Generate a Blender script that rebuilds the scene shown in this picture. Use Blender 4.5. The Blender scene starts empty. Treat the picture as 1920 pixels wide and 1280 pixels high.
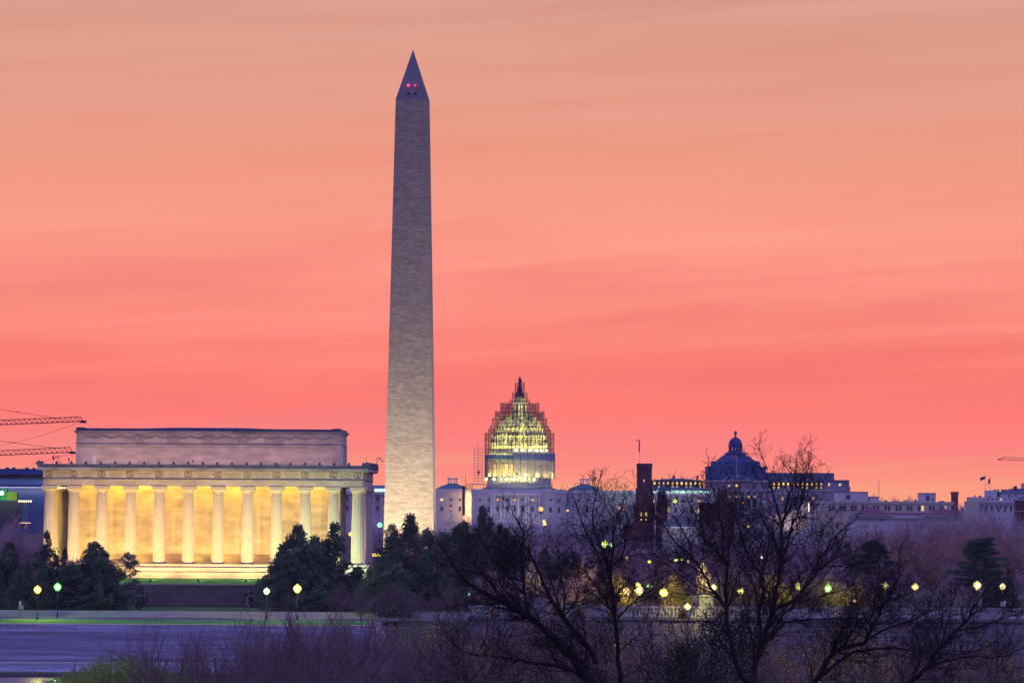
import bpy, math, random
from mathutils import Vector, Matrix
from math import sin, cos, pi, radians, sqrt, atan2, asin
C = bpy.context.scene
COL = C.collection
# ------------------------------------------------------------------ camera, sky, exposure
F = 16500.0            # focal length in photo pixels (1920 wide)
CAMZ = 22.0
HY = 1015.0            # photo row of the level line through the camera
ROLL = radians(0.35)
cd = bpy.data.cameras.new('camera'); cam = bpy.data.objects.new('camera', cd); COL.objects.link(cam)
cd.sensor_width = 36.0; cd.lens = F / 1920 * 36.0
cd.shift_y = (HY - 640) / 1920.0
cd.clip_start = 1.0; cd.clip_end = 60000
cam.location = (0, 0, CAMZ)
cam.rotation_euler = (Matrix.Rotation(radians(90), 3, 'X') @ Matrix.Rotation(ROLL, 3, 'Z')).to_euler()
C.camera = cam
C.view_settings.view_transform = 'Standard'; C.view_settings.look = 'None'
C.view_settings.exposure = 0.0; C.view_settings.gamma = 1.0; C.view_settings.use_curve_mapping = False
cy = C.cycles
cy.max_bounces = 5; cy.diffuse_bounces = 2; cy.glossy_bounces = 2; cy.transmission_bounces = 3; cy.volume_bounces = 0
cy.sample_clamp_indirect = 3.0; cy.use_denoising = True; cy.transparent_max_bounces = 6
cy.use_light_tree = True
cy.caustics_reflective = False; cy.caustics_refractive = False
def lin(r, g, b, k=1.0):
    f = lambda c: (c / 255 / 12.92) if c / 255 <= 0.04045 else ((c / 255 + 0.055) / 1.055) ** 2.4
    return (f(r) * k, f(g) * k, f(b) * k, 1.0)
W = bpy.data.worlds.new('World'); C.world = W; W.use_nodes = True
nt = W.node_tree; N = nt.nodes; Lk = nt.links; N.clear()
def wn(t, **kw):
    n = N.new(t)
    for k, v in kw.items(): setattr(n, k, v)
    return n
def wmath(op, a, b=None, c=None, clamp=False):
    n = wn('ShaderNodeMath', operation=op); n.use_clamp = clamp
    for i, v in enumerate((a, b, c)):
        if v is None: continue
        if isinstance(v, (int, float)): n.inputs[i].default_value = v
        else: Lk.new(v, n.inputs[i])
    return n.outputs[0]
tc = wn('ShaderNodeTexCoord'); sp = wn('ShaderNodeSeparateXYZ'); Lk.new(tc.outputs['Generated'], sp.inputs[0])
dx, dy, dz = sp.outputs
# long faint cloud streaks, drawn out along the horizon
cmb = wn('ShaderNodeCombineXYZ')
Lk.new(wmath('MULTIPLY', dx, 26.0), cmb.inputs[0]); Lk.new(wmath('MULTIPLY', wmath('MULTIPLY_ADD', dx, -0.06, dz), 430.0), cmb.inputs[2])
nz = wn('ShaderNodeTexNoise'); nz.inputs['Scale'].default_value = 0.62; nz.inputs['Detail'].default_value = 6; nz.inputs['Roughness'].default_value = 0.55
nz.inputs['Distortion'].default_value = 0.6
Lk.new(cmb.outputs[0], nz.inputs['Vector'])
streak = wmath('SUBTRACT', nz.outputs['Fac'], 0.5)
el = wmath('MULTIPLY_ADD', streak, 0.019, dz)
LOW, HIGH = 0.0, 0.066
t = wmath('DIVIDE', wmath('SUBTRACT', el, LOW), HIGH - LOW, clamp=True)
ramp = wn('ShaderNodeValToRGB'); Lk.new(t, ramp.inputs[0])
stops = [(1010, (255, 172, 128)), (940, (255, 164, 130)), (905, (255, 152, 130)), (868, (255, 138, 130)), (820, (255, 130, 128)), (750, (255, 124, 118)),
         (690, (255, 128, 118)), (600, (255, 140, 127)), (500, (255, 149, 134)), (410, (252, 156, 137)), (300, (241, 155, 133)),
         (200, (233, 157, 137)), (90, (225, 158, 139)), (0, (220, 160, 143))]
cr = ramp.color_ramp
while len(cr.elements) < len(stops): cr.elements.new(0.5)
for e, (py, c) in zip(cr.elements, stops):
    e.position = max(0, min(1, ((HY - py) / F - LOW) / (HIGH - LOW)))
HZD = 2.4e-5                                 # density of the morning air, see the haze box at the end
def above_haze(py, c):
    T = math.exp(-HZD * min(7200, 218 / max(1e-4, (HY-py)/F))); c = lin(*c)
    return tuple((c[i] * (1.0, 1.0, 1.0)[i] - (0.27, 0.115, 0.29)[i]*(1-T)) / T / 1.4 for i in range(3)) + (1.0,)
for e, (py, c) in zip(cr.elements, stops): e.color = above_haze(py, c)
mulr = wn('ShaderNodeMix', data_type='RGBA', blend_type='MULTIPLY'); mulr.inputs[0].default_value = 1.0
Lk.new(ramp.outputs[0], mulr.inputs[6])
cf = wn('ShaderNodeCombineColor')
bright = wmath('MULTIPLY_ADD', streak, 0.50, 1.4)
for i in range(3): Lk.new(bright, cf.inputs[i])
Lk.new(cf.outputs[0], mulr.inputs[7])
# the rest of the dome: deep blue overhead, violet in the west behind the camera
up = wn('ShaderNodeMapRange', interpolation_type='SMOOTHSTEP'); Lk.new(dz, up.inputs[0]); up.inputs[1].default_value = 0.06; up.inputs[2].default_value = 0.30
azm = wn('ShaderNodeMapRange', interpolation_type='SMOOTHSTEP'); Lk.new(dy, azm.inputs[0]); azm.inputs[1].default_value = 0.90; azm.inputs[2].default_value = 0.3
fac = wmath('MAXIMUM', up.outputs[0], azm.outputs[0])
dome = wn('ShaderNodeMix', data_type='RGBA'); Lk.new(wmath('MULTIPLY_ADD', dy, 0.5, 0.5, clamp=True), dome.inputs[0])
dome.inputs[6].default_value = (0.32, 0.26, 0.74, 1)   # west
dome.inputs[7].default_value = (0.20, 0.23, 0.68, 1)   # overhead and east
mx = wn('ShaderNodeMix', data_type='RGBA'); Lk.new(fac, mx.inputs[0]); Lk.new(mulr.outputs[2], mx.inputs[6]); Lk.new(dome.outputs[2], mx.inputs[7])
bg = wn('ShaderNodeBackground'); bg.inputs[1].default_value = 1.0; Lk.new(mx.outputs[2], bg.inputs[0])
wo = wn('ShaderNodeOutputWorld'); Lk.new(bg.outputs[0], wo.inputs[0])

# ------------------------------------------------------------------ helpers
RC, RS = cos(ROLL), sin(ROLL)
def at(px, py, Y):
    """a photo pixel at distance Y as a world point"""
    u, v = px - 960, HY - py
    U = RC * u - RS * v; V = RS * u + RC * v
    return Vector((U * Y / F, Y, CAMZ + V * Y / F))
def zat(px, py, Y): return at(px, py, Y).z
class MB:
    def __init__(s): s.v = []; s.f = []
    def quad(s, *p):
        n = len(s.v); s.v += [tuple(q) for q in p]; s.f.append(tuple(range(n, n + len(p))))
    def box(s, x0, x1, y0, y1, z0, z1):
        n = len(s.v)
        s.v += [(x0,y0,z0),(x1,y0,z0),(x1,y1,z0),(x0,y1,z0),(x0,y0,z1),(x1,y0,z1),(x1,y1,z1),(x0,y1,z1)]
        s.f += [(n,n+3,n+2,n+1),(n+4,n+5,n+6,n+7),(n,n+1,n+5,n+4),(n+1,n+2,n+6,n+5),(n+2,n+3,n+7,n+6),(n+3,n,n+4,n+7)]
        return s
    def frustum(s, x0, x1, y0, y1, z0, z1, ix, iy):
        n = len(s.v)
        s.v += [(x0,y0,z0),(x1,y0,z0),(x1,y1,z0),(x0,y1,z0),(x0+ix,y0+iy,z1),(x1-ix,y0+iy,z1),(x1-ix,y1-iy,z1),(x0+ix,y1-iy,z1)]
        s.f += [(n,n+3,n+2,n+1),(n+4,n+5,n+6,n+7),(n,n+1,n+5,n+4),(n+1,n+2,n+6,n+5),(n+2,n+3,n+7,n+6),(n+3,n,n+4,n+7)]
        return s
    def lathe(s, prof, n=24, cx=0, cy=0, a0=0.0, a1=2*pi, cap=True, flute=0.0):
        full = abs(a1 - a0 - 2*pi) < 1e-6
        m = n if full else n + 1
        b = len(s.v)
        for r, z in prof:
            for i in range(m):
                a = a0 + (a1 - a0) * i / n
                k = 1.0 - (flute if i % 2 else 0.0)
                s.v.append((cx + r*k*cos(a), cy + r*k*sin(a), z))
        for j in range(len(prof)-1):
            for i in range(n):
                i2 = (i+1) % m
                s.f.append((b+j*m+i, b+j*m+i2, b+(j+1)*m+i2, b+(j+1)*m+i))
        if cap and full:
            s.f.append(tuple(b+i for i in range(m-1,-1,-1))); s.f.append(tuple(b+(len(prof)-1)*m+i for i in range(m)))
        return s
    def tube(s, pts, rad, n=4):
        b = len(s.v); k = len(pts)
        if k < 2: return s
        d = (pts[1]-pts[0])
        ref = Vector((0,0,1)) if abs(d.normalized().z) < 0.9 else Vector((1,0,0))
        a = d.cross(ref).normalized()
        for i, p in enumerate(pts):
            d = (pts[min(i+1,k-1)] - pts[max(i-1,0)])
            if d.length < 1e-9: d = Vector((0,0,1))
            d.normalize()
            a = (a - d * a.dot(d))
            if a.length < 1e-6: a = d.orthogonal()
            a.normalize(); bb = d.cross(a)
            r = rad[i] if isinstance(rad, (list, tuple)) else rad
            for q in range(n):
                an = 2*pi*q/n
                v = p + a*(r*cos(an)) + bb*(r*sin(an))
                s.v.append((v.x, v.y, v.z))
        for i in range(k-1):
            for q in range(n):
                q2 = (q+1) % n
                s.f.append((b+i*n+q, b+i*n+q2, b+(i+1)*n+q2, b+(i+1)*n+q))
        if n > 3 or True:
            s.f.append(tuple(b+q for q in range(n-1,-1,-1))); s.f.append(tuple(b+(k-1)*n+q for q in range(n)))
        return s
    def bar(s, a, b, r, n=4): return s.tube([Vector(a), Vector(b)], r, n)
    def ball(s, c, r, n=10, m=6, sz=1.0):
        return s.lathe([(max(1e-3, r*sin(pi*j/m)), c[2] - r*sz*cos(pi*j/m)) for j in range(m+1)], n, c[0], c[1])
    def prism(s, poly, y0, y1):
        """poly in xz, extruded along y"""
        n = len(s.v); k = len(poly)
        s.v += [(x,y0,z) for x,z in poly] + [(x,y1,z) for x,z in poly]
        s.f.append(tuple(n+i for i in range(k))); s.f.append(tuple(n+k+i for i in range(k-1,-1,-1)))
        for i in range(k):
            j = (i+1)%k; s.f.append((n+i, n+k+i, n+k+j, n+j))
        return s
    def mesh(s, name):
        m = bpy.data.meshes.new(name); m.from_pydata(s.v, [], s.f); m.update(); return m
    def build(s, name, mat, parent=None, smooth=False, loc=None):
        m = s.mesh(name)
        if mat: m.materials.append(mat)
        if smooth:
            m.polygons.foreach_set('use_smooth', [True]*len(m.polygons))
        o = bpy.data.objects.new(name, m); COL.objects.link(o)
        if parent: o.parent = parent
        if loc is not None: o.location = loc
        return o
def tag(o, label=None, cat=None, group=None, kind=None):
    if label: o['label'] = label
    if cat: o['category'] = cat
    if group: o['group'] = group
    if kind: o['kind'] = kind
    return o
def thing(name, label, cat, loc=(0,0,0), rz=0.0, group=None):
    o = bpy.data.objects.new(name, None); COL.objects.link(o); o.location = loc; o.rotation_euler = (0,0,rz)
    o.empty_display_size = 0.5
    return tag(o, label, cat, group)
def dup(root, loc=None, rz=None, scale=None, label=None, group=None):
    def cp(o, par):
        c = o.copy(); COL.objects.link(c)
        if par: c.parent = par
        for ch in kids.get(o.name, ()): cp(ch, c)
        return c
    kids = {}
    for o in root.children_recursive: kids.setdefault(o.parent.name, []).append(o)
    r = cp(root, None)
    if loc is not None: r.location = loc
    if rz is not None: r.rotation_euler = (0,0,rz)
    if scale is not None: r.scale = scale if isinstance(scale, tuple) else (scale,)*3
    if label: r['label'] = label
    if group: r['group'] = group
    return r
def inst(o, loc, parent, rz=None, scale=None):
    c = o.copy(); COL.objects.link(c); c.parent = parent; c.location = loc
    if rz is not None: c.rotation_euler = (0,0,rz)
    if scale is not None: c.scale = scale
    return c
def light(kind, loc, color, energy, parent=None, target=None, size=0.2, spot=None, blend=0.6, sx=None, sy=None, name='lamp_light'):
    l = bpy.data.lights.new(name, kind); l.color = color[:3]; l.energy = energy
    if kind == 'AREA':
        l.shape = 'RECTANGLE'; l.size = sx; l.size_y = sy
    else: l.shadow_soft_size = size
    if kind == 'SPOT': l.spot_size = spot; l.spot_blend = blend
    o = bpy.data.objects.new(name, l); COL.objects.link(o); o.location = loc
    if target is not None:
        d = Vector(target) - Vector(loc); o.rotation_euler = d.to_track_quat('-Z','Y').to_euler()
    if parent: o.parent = parent
    return o
# ------------------------------------------------------------------ materials
def mat(name, col, rough=0.8, var=0.15, scale=0.5, stretch=(1,1,1), brick=None, metal=0.0, spec=0.3, bump=0.0, col2=None, detail=4, mortar=0.6):
    m = bpy.data.materials.new(name); m.use_nodes = True
    t = m.node_tree; n = t.nodes; l = t.links
    b = n['Principled BSDF']; b.inputs['Roughness'].default_value = rough; b.inputs['Metallic'].default_value = metal
    b.inputs['Specular IOR Level'].default_value = spec
    co = n.new('ShaderNodeTexCoord'); mp = n.new('ShaderNodeMapping'); mp.inputs['Scale'].default_value = stretch
    l.new(co.outputs['Object'], mp.inputs[0])
    no = n.new('ShaderNodeTexNoise'); no.inputs['Scale'].default_value = scale; no.inputs['Detail'].default_value = detail
    l.new(mp.outputs[0], no.inputs['Vector'])
    rp = n.new('ShaderNodeValToRGB'); l.new(no.outputs['Fac'], rp.inputs[0])
    c2 = col2 or tuple(min(1, c*(1+var)) for c in col)
    c1 = tuple(c*(1-var) for c in col)
    rp.color_ramp.elements[0].position = 0.3; rp.color_ramp.elements[1].position = 0.7
    rp.color_ramp.elements[0].color = (*c1, 1); rp.color_ramp.elements[1].color = (*c2, 1)
    out = rp.outputs[0]
    if brick:
        w, h, ms, bv = brick[:4]
        s = n.new('ShaderNodeSeparateXYZ'); l.new(co.outputs['Object'], s.inputs[0])
        ad = n.new('ShaderNodeMath'); ad.operation = 'MULTIPLY_ADD'; l.new(s.outputs[1], ad.inputs[0]); l.new(s.outputs[0], ad.inputs[2])
        ad.inputs[1].default_value = brick[4] if len(brick) > 4 else 1.0
        cb = n.new('ShaderNodeCombineXYZ'); l.new(ad.outputs[0], cb.inputs[0]); l.new(s.outputs[1 if len(brick) > 4 else 2], cb.inputs[1])
        bt = n.new('ShaderNodeTexBrick'); l.new(cb.outputs[0], bt.inputs['Vector'])
        bt.inputs['Scale'].default_value = 1.0; bt.inputs['Brick Width'].default_value = w; bt.inputs['Row Height'].default_value = h
        bt.inputs['Mortar Size'].default_value = ms; bt.inputs['Bias'].default_value = 0.0
        bt.inputs['Color1'].default_value = (1,1,1,1); bt.inputs['Color2'].default_value = (1-bv,)*3+(1,); bt.inputs['Mortar'].default_value = (mortar,)*3+(1,)
        mm = n.new('ShaderNodeMix'); mm.data_type = 'RGBA'; mm.blend_type = 'MULTIPLY'; mm.inputs[0].default_value = 1.0
        l.new(out, mm.inputs[6]); l.new(bt.outputs['Color'], mm.inputs[7]); out = mm.outputs[2]
    l.new(out, b.inputs['Base Color'])
    if bump:
        bp = n.new('ShaderNodeBump'); bp.inputs['Strength'].default_value = bump; bp.inputs['Distance'].default_value = 0.1
        l.new(no.outputs['Fac'], bp.inputs['Height']); l.new(bp.outputs[0], b.inputs['Normal'])
    return m
def glow(name, col, k):
    m = bpy.data.materials.new(name); m.use_nodes = True
    b = m.node_tree.nodes['Principled BSDF']; b.inputs['Base Color'].default_value = (*[min(1,c) for c in col], 1)
    b.inputs['Emission Color'].default_value = (*col, 1); b.inputs['Emission Strength'].default_value = k
    return m
def litwin(name, col, k):
    """a lit window: brightness differs from room to room"""
    m = bpy.data.materials.new(name); m.use_nodes = True
    t = m.node_tree; n = t.nodes; l = t.links; b = n['Principled BSDF']
    g = n.new('ShaderNodeObjectInfo'); mp = n.new('ShaderNodeMapRange'); l.new(g.outputs['Random'], mp.inputs[0])
    mp.inputs[3].default_value = 0.45*k; mp.inputs[4].default_value = 1.25*k
    b.inputs['Base Color'].default_value = (0.1,0.08,0.05,1)
    b.inputs['Emission Color'].default_value = (*col, 1); l.new(mp.outputs[0], b.inputs['Emission Strength'])
    return m
M = dict(
    marble=mat('white_marble', (0.60,0.50,0.43), 0.7, 0.20, 0.6, stretch=(0.6,0.6,1.4), brick=(2.2,0.78,0.02,0.22), mortar=0.75),
    marble_plain=mat('smooth_marble', (0.60,0.51,0.42), 0.65, 0.08, 0.6),
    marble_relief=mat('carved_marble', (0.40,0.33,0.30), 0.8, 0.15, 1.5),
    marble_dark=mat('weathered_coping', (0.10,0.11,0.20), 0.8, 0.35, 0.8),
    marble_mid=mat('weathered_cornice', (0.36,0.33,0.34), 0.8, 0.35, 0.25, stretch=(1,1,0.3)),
    obelisk=mat('obelisk_marble', (0.43,0.365,0.30), 0.8, 0.13, 0.25, stretch=(0.5,0.5,3.0), brick=(1.6,0.61,0.06,0.36), mortar=0.45),
    pyramid=mat('pyramidion_marble_shaded', (0.24,0.24,0.26), 0.75, 0.12, 0.3, brick=(2.4,0.9,0.03,0.12), mortar=0.75),  # same stone as the shaft, darkened in colour for its barely floodlit slopes
    granite=mat('step_granite', (0.42,0.42,0.55), 0.85, 0.32, 0.5, stretch=(0.12,1,1.5), brick=(2.8,1.15,0.14,0.22,0.06), mortar=0.68),
    ashlar=mat('ashlar_wall', (0.20,0.16,0.16), 0.9, 0.3, 0.15, stretch=(1,1,1.2), brick=(2.0,0.72,0.05,0.2), mortar=0.4),
    pale=mat('pale_concrete', (0.48,0.45,0.47), 0.85, 0.18, 0.2, stretch=(1,1,2)),
    embank=mat('embankment_stone', (0.30,0.27,0.31), 0.9, 0.4, 0.12, stretch=(1,1,0.5), brick=(1.8,0.7,0.05,0.2), mortar=0.6),
    paler=mat('pale_balustrade_stone', (0.42,0.40,0.42), 0.85, 0.15, 0.4),
    asphalt=mat('asphalt', (0.10,0.10,0.12), 0.85, 0.2, 0.3),
    paint=mat('white_road_paint', (0.75,0.75,0.75), 0.6, 0.05, 1.0),
    grass=mat('grass_green', (0.035,0.17,0.035), 0.9, 0.35, 0.25, stretch=(0.4,1,1)),
    grass_bright=mat('mown_grass', (0.10,0.42,0.07), 0.9, 0.3, 0.3, stretch=(0.3,1,1)),
    earth=mat('ground_earth', (0.07,0.075,0.045), 0.95, 0.35, 0.05),
    water=mat('river_water', (0.02,0.03,0.06), 0.25, 0.2, 0.4, spec=0.6, bump=0.25, stretch=(0.3,1,1)),
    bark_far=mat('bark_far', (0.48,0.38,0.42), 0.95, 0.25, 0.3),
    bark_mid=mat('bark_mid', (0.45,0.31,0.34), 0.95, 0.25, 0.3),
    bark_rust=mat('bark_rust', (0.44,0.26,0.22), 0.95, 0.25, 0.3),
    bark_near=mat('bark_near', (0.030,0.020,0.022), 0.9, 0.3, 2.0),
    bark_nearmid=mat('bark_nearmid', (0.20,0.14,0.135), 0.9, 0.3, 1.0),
    bud=mat('spring_buds', (0.38,0.32,0.06), 0.8, 0.3, 0.5),
    willow=mat('willow_leaves', (0.30,0.42,0.08), 0.7, 0.3, 0.5),
    needle=mat('evergreen_leaves', (0.078,0.135,0.075), 0.8, 0.5, 0.35),
    needle2=mat('holly_leaves', (0.085,0.13,0.075), 0.7, 0.5, 0.35),
    pine=mat('pine_needles', (0.022,0.075,0.045), 0.8, 0.35, 0.5),
    shrub=mat('shrub_leaves', (0.020,0.040,0.020), 0.8, 0.4, 0.6),
    cap_wall=mat('capitol_sandstone', (0.66,0.62,0.64), 0.8, 0.07, 0.1),
    cap_roof=mat('blue_green_roof', (0.10,0.22,0.28), 0.6, 0.15, 0.1),
    dome_iron=mat('dome_cast_iron', (0.62,0.62,0.50), 0.6, 0.12, 0.25),
    iron_dark=mat('dark_bronze', (0.030,0.032,0.045), 0.5, 0.2, 0.5),
    scaff=mat('scaffold_steel', (0.030,0.024,0.030), 0.5, 0.2, 0.5),
    tower_steel=mat('crane_steel', (0.030,0.012,0.014), 0.5, 0.2, 0.5),
    lib_wall=mat('library_granite', (0.34,0.31,0.36), 0.85, 0.12, 0.08),
    lib_dome=mat('library_copper_dome', (0.004,0.04,0.20), 0.5, 0.2, 0.15),
    lib_drum=mat('library_drum_stone', (0.03,0.09,0.26), 0.8, 0.1, 0.1),
    brick_dark=mat('dark_brick_attic', (0.09,0.05,0.06), 0.9, 0.15, 0.3),
    slate=mat('blue_slate', (0.12,0.14,0.24), 0.7, 0.15, 0.2),
    redstone=mat('red_sandstone', (0.12,0.035,0.045), 0.9, 0.25, 0.4),
    redbrick=mat('red_brick', (0.24,0.06,0.06), 0.9, 0.2, 0.4),
    roof_purple=mat('plum_tile_roof', (0.24,0.08,0.13), 0.8, 0.12, 0.4),
    cream=mat('cream_limestone', (0.66,0.60,0.46), 0.85, 0.1, 0.2, brick=(3.0,1.0,0.04,0.08), mortar=0.8),
    white=mat('whitewashed_stone', (0.62,0.60,0.62), 0.8, 0.08, 0.2),
    winframe=mat('dark_glass', (0.05,0.04,0.07), 0.3, 0.2, 0.5, spec=0.6),
    blueglass=mat('blue_curtain_wall', (0.05,0.12,0.26), 0.35, 0.2, 0.1, stretch=(3,1,0.2), spec=0.6),
    bluemetal=mat('blue_metal_roof', (0.04,0.07,0.26), 0.5, 0.15, 0.1),
    post=mat('black_post_paint', (0.015,0.015,0.02), 0.5, 0.1, 1),
    gold=mat('gilded_bronze', (0.62,0.47,0.26), 0.45, 0.25, 1.2, metal=0.35),
    flag=mat('flag_cloth', (0.55,0.25,0.30), 0.9, 0.3, 1.5),
    flagdark=mat('dark_flag_cloth', (0.06,0.04,0.10), 0.9, 0.3, 1.0),
    sign=mat('sign_face_white', (0.75,0.73,0.70), 0.6, 0.05, 1),
    signy=mat('sign_face_yellow', (0.75,0.55,0.12), 0.6, 0.05, 1),
    rubber=mat('tyre_rubber', (0.02,0.02,0.02), 0.9, 0.1, 1),
    winlit=litwin('lit_window_yellow', (1.0,0.70,0.16), 1.25),
    winlit2=litwin('drum_window_glow', (1.0,0.66,0.16), 1.9),
    winlit_o=litwin('lit_window_orange', (1.0,0.45,0.12), 1.1),
    winred=glow('red_window_glow', (1.0,0.30,0.25), 1.0),
)
def fabric():
    m = bpy.data.materials.new('white_shroud_fabric'); m.use_nodes = True
    t = m.node_tree; n = t.nodes; l = t.links; n.remove(n['Principled BSDF'])
    co = n.new('ShaderNodeTexCoord'); no = n.new('ShaderNodeTexNoise'); no.inputs['Scale'].default_value = 0.6; no.inputs['Detail'].default_value = 5
    l.new(co.outputs['Object'], no.inputs['Vector'])
    rp = n.new('ShaderNodeValToRGB'); rp.color_ramp.elements[0].color = (0.34,0.36,0.42,1); rp.color_ramp.elements[1].color = (0.58,0.58,0.60,1)
    rp.color_ramp.elements[0].position = 0.3; rp.color_ramp.elements[1].position = 0.7
    l.new(no.outputs['Fac'], rp.inputs[0])
    d = n.new('ShaderNodeBsdfDiffuse'); tr = n.new('ShaderNodeBsdfTranslucent'); ms = n.new('ShaderNodeMixShader'); ms.inputs[0].default_value = 0.45
    l.new(rp.outputs[0], d.inputs[0]); l.new(rp.outputs[0], tr.inputs[0]); l.new(d.outputs[0], ms.inputs[1]); l.new(tr.outputs[0], ms.inputs[2])
    l.new(ms.outputs[0], n['Material Output'].inputs[0])
    return m
M['fabric'] = fabric()
# ------------------------------------------------------------------ ground, water, steps
def strip(name, mat_, x0, x1, rows, kind='structure', nx=1, label=None):
    """rows: list of (D, z) joined into a sheet"""
    mb = MB(); k = nx + 1
    for D, z in rows:
        for i in range(k): mb.v.append((x0 + (x1-x0)*i/nx, D, z))
    for j in range(len(rows)-1):
        for i in range(nx): mb.f.append((j*k+i, j*k+i+1, (j+1)*k+i+1, (j+1)*k+i))
    o = mb.build(name, mat_); tag(o, label, None, None, kind); return o
XE = -23.0                                   # where the steps end and the bridge plaza begins
Z = lambda py, D, px=330: zat(px, py, D)
z_steptop = Z(1170, 1466); z_stepbot = Z(1240, 1432)
z_road2 = Z(1160.5, 1480); z_wall0 = Z(1157, 1500); z_wall1 = Z(1145, 1500); z_ret0 = Z(1137, 1554)
strip('river_bank', M['earth'], -900, 900, [(-400, 3.4), (0, 3.2), (880, 3.0), (905, -1.5)])
strip('river', M['water'], -3000, 3000, [(860, 0), (1600, 0)])
# river wall, grass verge, lower road
g = MB(); g.box(-600, 40, 1400, 1402, -3, 0.62); g.build('river_wall', M['ashlar'])
tag(bpy.data.objects['river_wall'], 'low dark stone wall along the water below the lower road', 'wall')
strip('grass_verge', M['grass'], -600, 40, [(1402, 0.58), (1409, 0.75)])
g = MB(); g.prism([(-600, 0), (40, 0), (40, 1), (-600, 1)], 0, 1)
bankw = MB(); bankw.quad((-600,1409,0.75),(40,1409,0.75),(40,1413,z_stepbot-0.12),(-600,1413,z_stepbot-0.12))
tag(bankw.build('sloping_bank', M['granite']), kind='structure')
strip('lower_road', M['asphalt'], -600, 40, [(1413, z_stepbot-0.12), (1431, z_stepbot-0.02)])
kb = MB(); kb.box(-600, 40, 1413.0, 1413.5, z_stepbot-0.1, z_stepbot+0.12)
tag(kb.build('kerb', M['paint']), kind='structure')
for D in (1418.5, 1424.0):
    tag(strip('road_line', M['paint'], -600, 40, [(D, z_stepbot-0.08), (D+0.14, z_stepbot-0.076)]), kind='structure')
# granite steps down to the river
st = MB(); NS = 30
for i in range(NS):
    z1 = z_stepbot + (z_steptop-z_stepbot)*(i+1)/NS; y0 = 1432 + 34.0*i/NS
    st.box(-600, XE + 0.06*(y0-1432), y0, 1466, z1-0.7, z1)
tag(st.build('river_steps', M['granite']), 'broad flight of blue grey granite steps going down to the lower road', 'steps')
ck = MB()
for k in range(12):
    a, b = k/12, (k+1)/12
    ya, yb = 1431+36*a, 1431+36*b; za = z_stepbot + (z_steptop-z_stepbot)*b + 0.7
    x = XE + 2.2*(1-a)
    ck.box(x, x+1.3, ya, yb+0.01, -1, za)
tag(ck.build('stair_cheek_wall', M['paler']), 'pale stepped cheek wall closing the right end of the river steps', 'wall')
strip('upper_grass', M['grass_bright'], -600, XE, [(1466.01, z_steptop+0.02), (1477, z_road2-0.10)])
strip('upper_road', M['asphalt'], -600, XE+4, [(1477, z_road2-0.10), (1498, z_wall0)])
kb = MB(); kb.box(-600, XE, 1477.0, 1477.5, z_road2-0.3, z_road2+0.05); kb.box(-600, XE+4, 1495.5, 1497.5, z_wall0-0.1, z_wall0+0.10)
tag(kb.build('upper_kerb', M['paler']), kind='structure')
lw = MB(); lw.box(-600, XE+17, 1499.5, 1500.5, z_wall0-1, z_wall1)
tag(lw.build('low_road_wall', M['pale']), 'long low grey concrete wall between the upper road and the lawn', 'wall')
strip('lawn', M['grass'], -600, XE+60, [(1499.9, z_wall1-0.05), (1530, (z_wall1+z_ret0)/2), (1556, z_ret0)])
tag(strip('wooded_bank', M['earth'], XE+1.2, XE+30, [(1409, 0.7), (1432, 2.0), (1466, z_steptop-0.5), (1500.3, z_wall0-0.3)]), kind='structure')
# plaza on the right, with its river wall and balustrade
PZ = zat(1600, 1160, 1430); PT = zat(1600, 1138, 1430)
pl = MB(); pl.box(XE+16, 420, 1432, 1505, -3, PZ)
tag(pl.build('plaza', M['pale']), kind='structure')
pw = MB(); pw.box(XE+16, 420, 1430.4, 1431.9, PZ-0.35, PZ+0.12)
for k in range(60):
    x = XE+18+k*7.0; pw.box(x, x+1.0, 1430.7, 1431.99, -2, PZ-0.35)
pw.box(XE+16, 420, 1431.0, 1431.98, -2, PZ-0.36)
pw.box(XE+16, 420, 1430.2, 1431.0, -2, PZ-6.2)
tag(pw.build('embankment_wall', M['embank']), 'pale stone embankment wall below the plaza balustrade', 'wall')
tag(strip('riverside_lawn', M['earth'], XE+14, 420, [(1400, 0.4), (1412, 1.5), (1430.2, 2.3)]), kind='structure')
bal = thing('balustrade', 'long pale stone balustrade with open panels along the plaza edge', 'balustrade', (0, 1430.8, 0))
rail = MB(); rail.box(XE+16, 420, -0.35, 0.35, PT-0.28, PT); rail.box(XE+16, 420, -0.3, 0.3, PZ+0.12, PZ+0.42)
rail.build('rail', M['paler'], bal)
blt = MB(); x = XE+16; k = 0
while x < 180:
    solid = (k % 5 == 3)
    ped = MB(); ped.box(x, x+0.9, -0.33, 0.33, PZ+0.42, PT-0.28)
    if solid: ped.box(x+0.9-0.01, x+6.2, -0.24, 0.24, PZ+0.42, PT-0.28)
    else:
        nb = 9
        for j in range(nb):
            xx = x+0.9+(j+0.5)*5.3/nb; blt.box(xx-0.13, xx+0.13, -0.14, 0.14, PZ+0.42, PT-0.28)
        blt.box(x+0.9, x+6.2, -0.1, 0.1, PZ+1.0, PZ+1.12)
    ped.build('pier', M['paler'], bal)
    x += 6.2; k += 1
tag(blt.build('baluster', M['paler'], bal), kind='stuff')
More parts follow.
